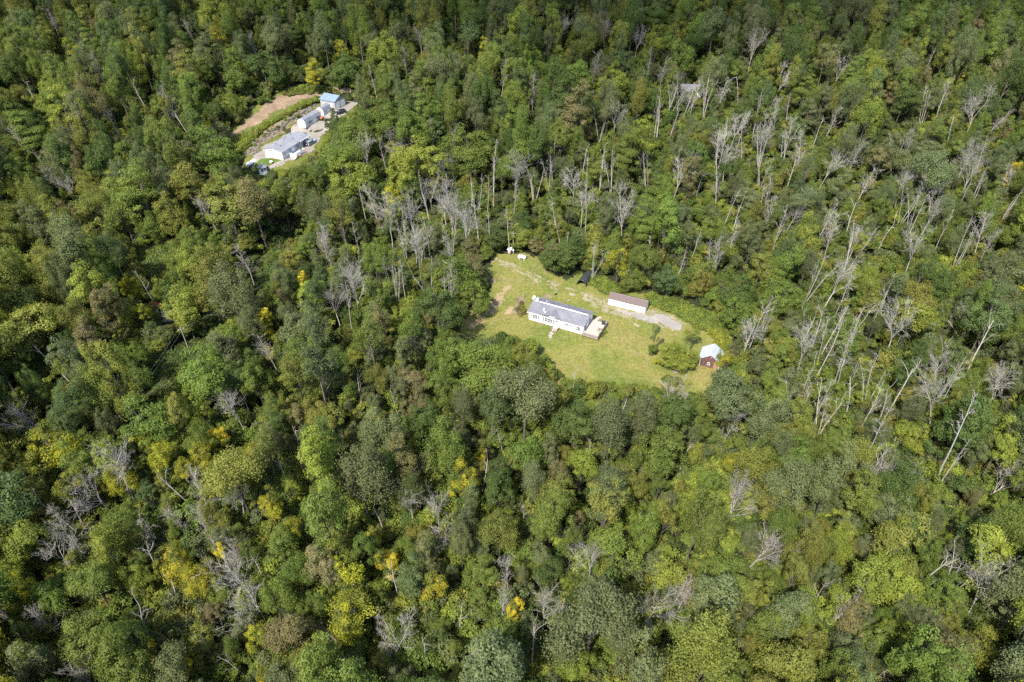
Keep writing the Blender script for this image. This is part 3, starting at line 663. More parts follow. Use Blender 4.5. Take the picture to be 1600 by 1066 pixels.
# gambrel buildings
def gambrel(name, px, rz, W, L, label, wall, roof, h=2.1, top=3.6):
    r = root_at(name, px, rz, label, 'shed')
    out = [(0, 0), (W, 0), (W, h), (W * .86, h + (top - h) * .62), (W / 2, top), (W * .14, h + (top - h) * .62), (0, h)]
    MB().prism(out, 0, L, 'y').build('wall', wall, r)
    m = MB(); prof = [(-.15, h - .12), out[5], (W / 2, top), out[3], (W + .15, h - .12)]
    for (a, b) in zip(prof[:-1], prof[1:]): m.slab((a[0], -.12, a[1] + .012), (a[0], L + .12, a[1] + .012), (b[0], L + .12, b[1] + .012), (b[0], -.12, b[1] + .012), .07)
    m.build('roof', roof, r); return r
g1 = gambrel('garden_shed', (466.5, 198.5), R(-22), 3.6, 11.5, 'long white shed with grey roof and shuttered windows behind the hillside house', 'white', 'roof3', 2.2, 3.7)
MB().box(3.6, 3.615, .01, 11.49, .02, 2.15).build('shaded_cladding', 'lightgrey', g1)  # white shed's right side greyed too: shade carried by the colour
for y0 in (2.9, 8.6): window(g1, 'r', y0, y0 + .9, 1.0, 1.9, 3.615, .42)
d = MB().box(3.615, 3.66, 5.6, 7.0, .1, 2.05).build('door', 'trim', g1); MB().box(3.66, 3.69, 6.25, 6.32, 1., 1.2).build('handle', 'steel', d)
g2 = gambrel('garden_shed', (495.5, 180), R(-22), 3.3, 5.6, 'small white gambrel shed with an orange wreath on its gable', 'white', 'roof3', 2.1, 3.5)
MB().box(3.3, 3.315, .01, 5.59, .02, 2.05).build('shaded_cladding', 'lightgrey', g2)  # same painted shade, in grey over the small shed's right side
window(g2, 'r', 2.0, 2.6, 1.0, 1.8, 3.315, None); MB().box(3.315, 3.36, 3.0, 4.0, .1, 1.95).build('door', 'trim', g2)
m = MB(); nn = 14
for j in range(nn):
    a0, a1 = j * 6.2832 / nn, (j + 1) * 6.2832 / nn
    m.tube((1.65 + .55 * math.cos(a0), -.1, 1.95 + .55 * math.sin(a0)), (1.65 + .55 * math.cos(a1), -.1, 1.95 + .55 * math.sin(a1)), .17 + .04 * (j % 2), n=6)
wr = m.build('wreath', 'orange', None); wr.matrix_world = Matrix.Translation(g2.location) @ Matrix.Rotation(R(-22), 4, 'Z'); tag(wr, 'round orange wreath hanging on the small white shed gable', 'wreath')
# garage
ga_ = at(502, 167.5); gb_ = at(524.5, 171.8); ang = math.atan2(gb_[1] - ga_[1], gb_[0] - ga_[0])
gg = root_at('garage', (502, 167.5), ang, 'grey garage with blue metal roof and two white overhead doors', 'garage')
GW, GL, GH = float(np.hypot(*(gb_ - ga_)[:2])), 7.2, 3.5
rf = gable_house(gg, GW, GL, -.5, GH, 1.5, 'greysiding', 'bluemetal', 'x', .35, .08)
m = MB(); k = 1.5 / (GL / 2)
for j in range(16):
    x = -.3 + j * (GW + .6) / 15; m.slab((x - .02, -.35, GH - .35 * k + .09), (x + .02, -.35, GH - .35 * k + .09), (x + .02, GL / 2, GH + 1.59), (x - .02, GL / 2, GH + 1.59), .03)
o = m.build('roof_seams', 'bluemetal', rf); o['kind'] = 'stuff'
for y0 in (.5, 3.8):
    d = MB().box(GW, GW + .05, y0, y0 + 2.8, .05, 2.9).build('garage_door', 'trim', gg)
    for j in range(4): MB().box(GW + .05, GW + .075, y0 + .06, y0 + 2.74, .1 + j * .7, .1 + j * .7 + .62).build('door_panel', 'trim', d)
d = MB().box(GW - 2.3, GW - 1.3, -.05, 0, .05, 2.15).build('side_door', 'trim', gg); MB().box(GW - 1.45, GW - 1.38, -.09, -.05, 1., 1.12).build('handle', 'steel', d)
for y0 in (-.02, GL - .1): MB().box(GW, GW + .04, y0, y0 + .14, 0, GH).build('corner_board', 'tarp', gg)
P = at(533, 178); car('car', (P[0], P[1], gz(P[0], P[1])), R(35), 'blackpaint', 'shiny black car parked in front of the blue-roofed garage')
P = h2loc(W2 + 1.3, L2 - 1.2); car('car', (P[0], P[1], gz(P[0], P[1]) + .1), R(70) + math.pi, 'greypaint', 'grey off-road car with rear spare wheel by the hillside house', True)
P = at(489, 222); m = MB()
prof = [(1.25, 0), (1.3, .4), (1.1, .85), (.75, 1.1), (.3, 1.2), (.03, 1.22)]
m.lathe(prof, 14); o = m.build('covered_load', 'tarp', None, True); q = np.random.default_rng(5)
for v in o.data.vertices: v.co.x *= 1.5; v.co += Vector(q.normal(size=3) * .06)
o.location = (P[0], P[1], gz(P[0], P[1])); o.rotation_euler = (0, 0, R(65)); tag(o, 'lumpy load under blue-grey tarpaulin beside the off-road car', 'covered load')
# gazebo
gzb = root_at('gazebo', (412, 270), R(10), 'small white octagonal gazebo on the yard lawn corner', 'gazebo')
def octo(r, z): return [(r * math.cos(R(22.5 + 45 * j)), r * math.sin(R(22.5 + 45 * j)), z) for j in range(8)]
MB().prism([p[:2] for p in octo(1.55, 0)], -.4, .25, 'z').build('floor', 'trim', gzb)
for j in range(8):
    a = octo(1.4, 0)[j]; b = octo(1.4, 0)[(j + 1) % 8]; MB().tube((a[0], a[1], .25), (a[0], a[1], 2.5), .075, n=8).build('post', 'trim', gzb)
    if j != 5: MB().slab((a[0], a[1], .3), (b[0], b[1], .3), (b[0], b[1], 1.15), (a[0], a[1], 1.15), .04).build('panel', 'trim', gzb)
    MB().slab((a[0], a[1], 2.2), (b[0], b[1], 2.2), (b[0], b[1], 2.5), (a[0], a[1], 2.5), .04).build('beam', 'trim', gzb)
MB().lathe([(1.85, 2.42), (1.88, 2.5), (1.0, 3.0), (.5, 3.3), (.45, 3.55), (.55, 3.6), (.03, 3.95)], 8).build('roof', 'roof2', gzb)
# wishing well
ww = root_at('wishing_well', (424.2, 257), R(15), 'tiny wishing well with white roof on the yard lawn', 'wishing well'); ww.scale = (.7, .7, .7)
MB().lathe([(.5, -.2), (.5, .75), (.38, .75), (.38, .1), (.03, .08)], 14).build('well_wall', 'brownwood', ww)
for x in (-.45, .45): MB().box(x - .05, x + .05, -.05, .05, .7, 1.6).build('post', 'brownwood', ww)
m = MB(); m.slab((-.75, -.65, 1.45), (.75, -.65, 1.45), (.75, 0, 1.95), (-.75, 0, 1.95), .06); m.slab((-.75, .65, 1.45), (.75, .65, 1.45), (.75, 0, 1.95), (-.75, 0, 1.95), .06); m.build('roof', 'wellroof', ww)
# white covered trailer
tl = root_at('trailer', (393.5, 257), R(62), 'long white covered trailer parked at the left corner of the yard', 'trailer')
MB().prism([(-.75, .45), (.75, .45), (.8, .95), (.6, 1.25), (-.6, 1.25), (-.8, .95)], -2.3, 2.3, 'x').build('cover', 'tank', tl)
MB().box(-2.35, 2.35, -.8, .8, .3, .44).build('chassis', 'steel', tl); MB().box(-3.3, -2.36, -.05, .05, .34, .42).build('drawbar', 'steel', tl)
for y in (-.9, .9): MB().tube((.2, y - .09, .3), (.2, y + .09, .3), .33, n=14).build('wheel', 'tyre', tl)
# orange machine, planters, shrubs along the deck
om = root_at('garden_tractor', (504, 186), R(60), 'small bright orange garden tractor beside the small white shed', 'tractor'); om.scale = (.8, .8, .8)
MB().prism([(-1., .45), (-1., .95), (-.15, 1.05), (-.1, .6), (.9, .6), (.9, .4)], -.38, .38, 'y').build('body', 'orange', om); MB().box(.2, .65, -.25, .25, .6, .75).build('seat', 'black', om); MB().box(.6, .72, -.25, .25, .75, 1.2).build('backrest', 'black', om); MB().tube((-.15, 0, 1.0), (.05, 0, 1.25), .16, n=12).build('steering_wheel', 'black', om)
for y in (-.48, .48):
    MB().tube((.6, y - .12, .38), (.6, y + .12, .38), .4, n=14).build('wheel', 'tyre', om); MB().tube((-.75, y - .08, .25), (-.75, y + .08, .25), .26, n=14).build('wheel', 'tyre', om)
def planter(loc, label, seed):
    p = empty('flower_planter', loc, 0, label, 'planter', 'planters round the hillside house'); p.scale = (.62, .62, .62); q = np.random.default_rng(seed)
    MB().lathe([(.22, 0), (.34, .42), (.36, .5), (.3, .48), (.03, .44)], 12).build('pot', 'terracotta', p)
    m = MB()
    for _ in range(70):
        c = q.normal(size=3) * np.array([.26, .26, .16]) + np.array([0, 0, .72]); u = unit_(q.normal(size=3)); w = unit_(np.cross(u, q.normal(size=3)))
        m.add([c - u * .11, c + w * .08, c + u * .11, c - w * .08], [(0, 1, 2, 3)])
    m.build('flowers', 'flower', p)['kind'] = 'stuff'
def unit_(v): return v / np.linalg.norm(v)
planter(h2loc(3.2, -.7, .1), 'orange flower planter against the white gable, nearer the wall middle', 1); planter(h2loc(4.3, -.8, .1), 'orange flower planter against the white gable, nearer the deck corner', 2)
planter(h2loc(W2 + 3.9, 5.2, .1), 'orange flower planter below the middle of the white railed deck', 3); planter(h2loc(W2 + 4.0, 8.8, .1), 'orange flower planter at the far corner of the white railed deck', 4)
# rubble bank behind the hillside houses
for k, px in enumerate(((388, 238), (398, 228), (410, 219), (424, 209), (438, 200), (452, 192), (462, 183), (478, 176), (492, 168))):
    pass
q = np.random.default_rng(9); m = MB()
for px in np.linspace(0, 1, 230):
    bx_ = np.interp(px, [0, .3, .6, 1], [388, 412, 448, 492]); by_ = np.interp(px, [0, .3, .6, 1], [243, 216, 191, 166])
    P = at(bx_ + q.normal() * 3., by_ + q.normal() * 2.2); r = q.uniform(.2, .8); z = gz(P[0], P[1]) + r * .25
    ico = ((0, 0, 1), (.9, 0, .4), (.28, .85, .45), (-.72, .53, .4), (-.72, -.53, .45), (.28, -.85, .4), (.7, .5, -.5), (-.3, .85, -.5), (-.9, 0, -.5), (-.3, -.85, -.5), (.7, -.5, -.5))
    m.add([(P[0] + v[0] * r * q.uniform(.7, 1.4), P[1] + v[1] * r * q.uniform(.7, 1.4), z + v[2] * r * q.uniform(.5, .9)) for v in ico],
          [(0, 1, 2), (0, 2, 3), (0, 3, 4), (0, 4, 5), (0, 5, 1), (1, 6, 2), (2, 6, 7), (2, 7, 3), (3, 7, 8), (3, 8, 4), (4, 8, 9), (4, 9, 5), (5, 9, 10), (5, 10, 1), (1, 10, 6), (6, 10, 9, 8, 7)])
tag(m.build('rock_bank', 'rock'), 'brown rubble bank behind the hillside house', 'rocks', None, 'stuff')
lumps('stone_heap', (468, 160), 16, .8, .2, .5, 'pave', 'pale heap of stones on the grass below the dirt road', 'stones', 4)

# ------------------------------------------------------------------ half-hidden things in the woods
h3 = root_at('house', (1060, 152), R(-4), 'grey roof of a house half hidden among bare trees', 'house', None)
gable_house(h3, 9.6, 6.5, -1., 2.7, 1.9, 'lightgrey', 'roof', 'x', .4)
window(h3, 'f', 1.5, 2.4, 1., 2.1); window(h3, 'f', 6.8, 7.7, 1., 2.1); MB().box(4.2, 5.1, -.05, 0, 0., 2.1).build('door', 'trim', h3); MB().box(6.5, 7.1, 4.2, 4.8, 2.8, 5.1).build('chimney', 'brownwood', h3)
P = at(244.5, 481); car('car', (P[0], P[1], gz(P[0], P[1]) + .12), R(160), 'redpaint', 'red car glimpsed on grey gravel between the trees', False, False)
wires = []
for k, (px, h) in enumerate((((455, 470), 10.), ((300, 560), 10.), ((205, 700), 10.))):
    P = at(*px); wires.append(Vector((P[0], P[1], gz(P[0], P[1]) + h)))
    p = empty('power_pole', (P[0], P[1], gz(P[0], P[1])), R(40), ('wooden power pole in the trees, farthest of the wire line', 'wooden power pole with pale top beside the round green tree', 'wooden power pole in the trees, nearest of the wire line')[k], 'power pole', 'poles of the power line')
    MB().tube((0, 0, -1), (0, 0, h + .6), .15, .11, 8).build('shaft', 'pole', p); MB().box(-.9, .9, -.06, .06, h - .08, h + .04).build('crossarm', 'pole', p)
    for x in (-.7, .7): MB().tube((x, 0, h + .041), (x, 0, h + .2), .06, n=8).build('insulator', 'tank', p)
for k in range(2):
    for s in (-.7, .7):
        a, b = wires[k], wires[k + 1]; off = Matrix.Rotation(R(40), 3, 'Z') @ Vector((s, 0, .2)); m = MB(); pts = []
        for j in range(13):
            t = j / 12; pt = a.lerp(b, t) + off; pt.z -= 2.0 * 4 * t * (1 - t) * .35; pts.append(pt)
        for j in range(12): m.tube(pts[j], pts[j + 1], .012, n=4, cap=False)
        o = m.build('overhead_wire', 'wire'); tag(o, 'thin overhead wire, %s span, %s of the pair' % (('far', 'near')[k], ('left', 'right')[s > 0]), 'wire', 'wires of the power line')

# ------------------------------------------------------------------ tree prototypes
def unit(v): return v / (np.linalg.norm(v, axis=-1, keepdims=True) + 1e-9)
def tubes(segs):
    """segs: (p0, p1, r0, r1, n) -> V, F (quads)"""
    V = []; F = []; o = 0
    for p0, p1, r0, r1, n in segs:
        d = unit(np.asarray(p1) - np.asarray(p0)); u = np.cross(d, (0.31, .77, .12)); u = unit(u); w = np.cross(d, u)
        a = np.arange(n) * 2 * math.pi / n
        ring = np.cos(a)[:, None] * u + np.sin(a)[:, None] * w
        V.append(np.asarray(p0) + ring * r0); V.append(np.asarray(p1) + ring * r1)
        k = np.arange(n); F.append(np.stack([k, (k + 1) % n, (k + 1) % n + n, k + n], 1) + o); o += 2 * n
    return np.vstack(V), np.vstack(F)
def leaves(C, rc, out, m, size, q, sq=.8, shell=(.72, 1.05), keep=-.35, crand=.5):
    """m leaves round each clump centre; returns V, F, lv"""
    n = len(C); N = n * m
    ci = np.repeat(np.arange(n), m)
    d = unit(q.normal(size=(N, 3)))
    ok = (d * out[ci]).sum(1) > keep
    ci, d = ci[ok], d[ok]; N = len(ci)
    rr = q.uniform(shell[0], shell[1], N) * (1 + .22 * np.sin(d[:, 0] * 5 + ci) * np.cos(d[:, 1] * 4 + ci * 2))
    P = C[ci] + d * (rc[ci] * rr)[:, None] * np.array([1, 1, sq])
    nn = unit(d * .9 + out[ci] * .25 + np.array([0, 0, .35]) + q.normal(size=(N, 3)) * .55)
    u = unit(np.cross(nn, q.normal(size=(N, 3)))); w = np.cross(nn, u)
    s = size * q.uniform(.65, 1.35, N)[:, None]
    V = np.stack([P - u * s * .5, P + w * s * .34, P + u * s * .5, P - w * s * .34], 1).reshape(-1, 3)
    F = np.arange(4 * N).reshape(-1, 4)
    cl = q.random(n)
    lv = np.clip(crand * cl[ci] + (1 - crand) * q.random(N), 0, 1)
    return V, F, lv, q.random(n)[ci]
def make_tree(kind, seed):
    q = np.random.default_rng(seed)
    if kind == 'dome': H, R_, zb, n, rc0, rc1, m, sz, sq, sh, kp = 17, 4.4, 4.0, 60, .65, 1.55, 340, .265, .75, (.6, 1.12), -.25
    elif kind == 'oval': H, R_, zb, n, rc0, rc1, m, sz, sq, sh, kp = 19, 3.5, 4.5, 62, .6, 1.3, 300, .26, .85, (.6, 1.12), -.25
    elif kind == 'spread': H, R_, zb, n, rc0, rc1, m, sz, sq, sh, kp = 15, 5.0, 4.0, 74, .8, 1.6, 240, .28, .45, (.5, 1.15), -.4
    elif kind == 'feather': H, R_, zb, n, rc0, rc1, m, sz, sq, sh, kp = 18.5, 4.2, 4, 110, .6, 1.4, 150, .225, 1., (.25, 1.3), -.9
    elif kind == 'edge': H, R_, zb, n, rc0, rc1, m, sz, sq, sh, kp = 12.5, 4.2, .3, 84, .65, 1.4, 260, .27, .75, (.6, 1.1), -.3
    elif kind == 'sparse': H, R_, zb, n, rc0, rc1, m, sz, sq, sh, kp = 19, 4.0, 6, 46, .6, 1.2, 120, .24, .9, (.2, 1.3), -.9
    elif kind == 'spruce': H, R_, zb, n, rc0, rc1, m, sz, sq, sh, kp = 14, 2.6, 1, 110, .35, .75, 80, .26, .45, (.4, 1.1), -.5
    elif kind == 'shrub': H, R_, zb, n, rc0, rc1, m, sz, sq, sh, kp = 4, 2.3, .4, 20, .6, 1.0, 130, .3, .8, (.6, 1.05), -.5
    elif kind == 'tuft': H, R_, zb, n, rc0, rc1, m, sz, sq, sh, kp = 1.3, 1.3, .1, 12, .35, .6, 60, .22, .7, (.4, 1.1), -.6
    zc = (zb + H) / 2; hz = (H - zb) / 2
    D = unit(q.normal(size=(n * 3, 3)))
    if kind == 'spruce':
        t = np.sqrt(q.random(n)); ang = q.random(n) * 2 * math.pi
        rr = R_ * (1 - t * .97) * q.uniform(.45, 1, n)
        t = q.random(n) ** 1.1; rr = R_ * (1 - t) * q.uniform(.5, 1, n) + .05
        C = np.stack([rr * np.cos(ang), rr * np.sin(ang), zb + t * (H - zb) - rr * .25], 1)
        rc = rc0 + (rc1 - rc0) * (1 - t) * q.uniform(.7, 1, n)
        out = unit(np.stack([np.cos(ang), np.sin(ang), np.full(n, .6)], 1))
    else:
        # a few big lobes break the outline up
        nl = {'dome': 6, 'edge': 7, 'oval': 5, 'spread': 6, 'feather': 5, 'sparse': 4}.get(kind, 3)
        la = q.random(nl) * 6.28 + np.arange(nl) * 6.28 / nl
        lobes = np.stack([np.cos(la) * R_ * .52, np.sin(la) * R_ * .52, q.uniform(-.35, .35, nl) * hz], 1)
        lobes = np.vstack([lobes, [[q.normal() * .4, q.normal() * .4, hz * .38]]])
        lr = np.concatenate([q.uniform(.3, .62, nl), [.55]]); lobes[:-1] *= q.uniform(.75, 1.3, (nl, 1)); lobes[-1, 2] *= q.uniform(.9, 1.35)
        D = D[D[:, 2] > (-.95 if kind == 'edge' else -.55)][:n]; n = len(D)
        li = q.integers(0, len(lobes), n)
        rad = q.uniform(.55, 1.0, n)[:, None]
        C = lobes[li] + D * lr[li][:, None] * np.array([R_, R_, hz * .95]) * rad
        rc = q.uniform(rc0, rc1, n)
        out = unit(C / np.array([R_, R_, hz]) + D * .6)
        C[:, 2] = np.maximum(C[:, 2], -hz * .9)
        C = C + np.array([0, 0, zc])
        if kind == 'edge': C[:, 2] = zc - hz + (C[:, 2] - zc + hz) * 1.0
        if kind == 'spread': C[:, 2] = zb + np.round((C[:, 2] - zb) / 1.6) * 1.6 + q.normal(size=n) * .25
    V, F, lv, cl = leaves(C, rc, out, m, sz, q, sq, sh, kp)
    # trunk and limbs
    segs = []; rt = {'shrub': .07, 'tuft': .02, 'spruce': .16}.get(kind, .24)
    top = H * .82; prev = np.array([0., 0, -.6]); k = 5
    for j in range(1, k + 1):
        t = j / k; p = np.array([q.normal() * .12 * t, q.normal() * .12 * t, top * t])
        segs.append((prev, p, rt * (1 - .82 * (j - 1) / k), rt * (1 - .82 * t), 6)); prev = p
    sel = q.permutation(n)[:{'sparse': 26, 'tuft': 4, 'shrub': 8}.get(kind, 14)]
    for s in sel:
        c = C[s]; z0 = max(zb * .7, min(c[2] - 1.5 - q.random() * 2, top * .9)) if H > 5 else .2
        p0 = np.array([0, 0, z0]); mid = (p0 + c) / 2 + q.normal(size=3) * .25
        r = rt * .42 * (1 - z0 / H * .5)
        segs += [(p0, mid, r, r * .6, 5), (mid, c, r * .6, r * .2, 4)]
    TV, TF = tubes(segs)
    return dict(kind=kind, H=H, R=R_, zc=zc, crown=np_mesh(kind + '_crown', V, F, [M['leaf']], lv=lv, cl=cl),
                trunk=np_mesh(kind + '_trunk', TV, TF, [M['bark']], smooth=True),
                whole=np_mesh(kind + '_whole', np.vstack([V, TV]), np.vstack([F, TF + len(V)]), [M['leaf'], M['bark']],
                              np.concatenate([np.zeros(len(F)), np.ones(len(TF))]), np.concatenate([lv, np.full(len(TF), .5)]), cl=np.concatenate([cl, np.ones(len(TF))])))
LEAFY = [make_tree(k, s) for k, s in (('dome', 1), ('dome', 2), ('dome', 3), ('dome', 4), ('oval', 5), ('oval', 6), ('oval', 7), ('spread', 8), ('spread', 9),
                                      ('feather', 10), ('feather', 11), ('feather', 12), ('sparse', 13), ('sparse', 14), ('edge', 15), ('edge', 16))]
BYK = {}
for i, t in enumerate(LEAFY): BYK.setdefault(t['kind'], []).append(i)
SPRUCE = make_tree('spruce', 21)
SHRUBS = [make_tree('shrub', 31), make_tree('shrub', 32), make_tree('shrub', 33)]
TUFTS = [make_tree('tuft', 41), make_tree('tuft', 42)]

def make_dead(kind, seed):
    """bare tree 20 m tall, root at origin; returns trunk and branch meshes"""
    q = np.random.default_rng(seed); tr = []; br = []; cut = []
    H = 20.; stack = []
    def rdir(d, ang):
        v = unit(q.normal(size=3)); v = unit(v - d * (v @ d)); return unit(d * math.cos(ang) + v * math.sin(ang))
    def twig(p, d, L, r, lev, nt):
        if len(stack) == 0: cut.append(len(br))
        stack.append(1); k = 3 if lev < 2 else 2; pts = [p]
        for j in range(k):
            d = unit(d + q.normal(size=3) * (.16 + .05 * lev) + np.array([0, 0, .06])); pts.append(pts[-1] + d * L / k)
        for j in range(k):
            a, b = r * (1 - .8 * j / k), r * (1 - .8 * (j + 1) / k); br.append((pts[j], pts[j + 1], max(a * .8, .018), max(b * .8, .014), 4 if lev < 2 else 3))
        for _ in range(0 if lev >= 3 else nt[min(lev, len(nt) - 1)]):
            t = q.uniform(.25, 1); j = min(int(t * k), k - 1); pp = pts[j] + (pts[j + 1] - pts[j]) * (t * k - j)
            twig(pp, rdir(unit(pts[j + 1] - pts[j]), q.uniform(.35, .8)), L * q.uniform(.32, .58), r * .5, lev + 1, nt)
        stack.pop()
    def stem(p, d, L, r0, r1, k=7, wob=.05):
        pts = [np.asarray(p, float)]
        for j in range(k):
            d = unit(d + q.normal(size=3) * wob + np.array([0, 0, .03])); pts.append(pts[-1] + d * L / k)
        for j in range(k):
            tr.append((pts[j], pts[j + 1], r0 + (r1 - r0) * j / k, r0 + (r1 - r0) * (j + 1) / k, 6))
        return pts
    def along(pts, t):
        x = t * (len(pts) - 1); j = min(int(x), len(pts) - 2); return pts[j] + (pts[j + 1] - pts[j]) * (x - j), unit(pts[j + 1] - pts[j])
    up = np.array([0, 0, 1.]); base = np.array([0, 0, -.6])
    if kind == 'vase':
        pts = stem(base, up, H * .5, .22, .14)
        for i in range(6):
            p, d = along(pts, q.uniform(.72, 1)); twig(p, rdir(up, q.uniform(.12, .38)), H * q.uniform(.38, .52), .13, 0, (6, 5, 4))
    elif kind == 'pole':
        pts = stem(base, up, H * .97, .19, .05, 10, .04)
        for i in range(13):
            t = q.uniform(.45, .98); p, d = along(pts, t); twig(p, rdir(d, q.uniform(.4, .9)), q.uniform(1.4, 4.2) * (1.35 - t), .06, 1, (3, 3, 2))
    elif kind == 'snag':
        pts = stem(base, up, H * .8, .22, .09, 8, .06)
        for i in range(6):
            t = q.uniform(.5, 1); p, d = along(pts, t); twig(p, rdir(d, q.uniform(.4, .9)), q.uniform(1.5, 5), .10, 1, (2, 2, 1))
    elif kind == 'spread':
        pts = stem(base, up, H * .42, .25, .17)
        for i in range(8):
            p, d = along(pts, q.uniform(.6, 1)); twig(p, rdir(up, q.uniform(.4, .9)), H * q.uniform(.3, .45), .13, 0, (6, 5, 5))
    elif kind == 'fork':
        for a in range(3):
            pts = stem(base + q.normal(size=3) * np.array([.25, .25, 0]), rdir(up, q.uniform(.06, .22)), H * q.uniform(.75, .97), .18, .045, 9, .05)
            for i in range(8):
                t = q.uniform(.5, 1); p, d = along(pts, t); twig(p, rdir(d, q.uniform(.35, .8)), q.uniform(1.2, 3.4), .05, 1, (3, 3, 2))
    elif kind == 'brush':
        pts = stem(base, up, H * .9, .2, .04, 8, .05)
        for i in range(26):
            t = q.uniform(.38, 1); p, d = along(pts, t); twig(p, rdir(d, q.uniform(.35, .8)), q.uniform(2.5, 5.5) * (1.25 - .6 * t), .06, 1, (5, 5, 3))
    TV, TF = tubes(tr); BV, BF = tubes(br)
    limbs = [np_mesh('dead_limb', *tubes(br[a:b]), [M['dead']], smooth=True) for a, b in zip(cut, cut[1:] + [len(br)])] if kind in ('vase', 'spread', 'snag') else []
    return dict(kind=kind, limbs=limbs, trunk=np_mesh('dead_trunk', TV, TF, [M['dead']], smooth=True), branches=np_mesh('dead_branches', BV, BF, [M['dead']], smooth=True))
DEAD = {}
for i, k in enumerate(('vase', 'vase', 'vase', 'pole', 'pole', 'pole', 'snag', 'snag', 'snag', 'spread', 'spread', 'fork', 'fork', 'brush', 'brush', 'brush', 'vase', 'pole', 'pole', 'snag', 'fork', 'fork', 'brush', 'spread')):
    DEAD.setdefault(k, []).append(make_dead(k, 100 + i))

# ------------------------------------------------------------------ where the trees stand
PAL = dict(mid=(.104, .140, .027), dark=(.064, .094, .023), greygreen=(.102, .121, .050), olive=(.142, .149, .032), lime=(.158, .186, .030),
           yellow=(.39, .325, .024), brown=(.134, .125, .052), bluegreen=(.074, .105, .035), gold=(.25, .24, .022))
WORD = dict(mid='mid green', dark='dark green', greygreen='grey-green', olive='olive green', lime='lime green', yellow='bright yellow', brown='brownish', bluegreen='deep bluish green', gold='yellow-green')
SHAPE = dict(edge='low-branched', dome='round-crowned', oval='tall oval', spread='wide layered', feather='soft feathery', sparse='thin-leaved')
def zone(px, py):
    """palette weights, in the order mid dark greygreen olive lime brown bluegreen gold"""
    if py < 260 and px > 560: w = [34, 20, 24, 11, 6, 4, 10, 1]
    elif py < 260: w = [30, 20, 18, 22, 7, 5, 8, 2]
    elif px < 430 and py < 640: w = [30, 13, 12, 28, 12, 4, 5, 5]
    elif px < 620 and py > 640: w = [30, 6, 18, 26, 11, 5, 3, 13]
    elif px > 1100: w = [40, 9, 21, 14, 13, 2, 5, 1]
    elif py > 640: w = [34, 11, 25, 12, 9, 4, 6, 2]
    else: w = [32, 14, 26, 12, 8, 4, 7, 2]
    return w
PK = ('mid', 'dark', 'greygreen', 'olive', 'lime', 'brown', 'bluegreen', 'gold')
GS = dict(yellow=.42, gold=.4, olive=.12)
def tint_of(key, q, amt=.16):
    c = np.array(PAL[key]) * q.uniform(1 - amt, 1 + amt); c = c * (1 + q.normal(size=3) * .03)
    return [float(v) for v in np.clip(c, .01, .8)]

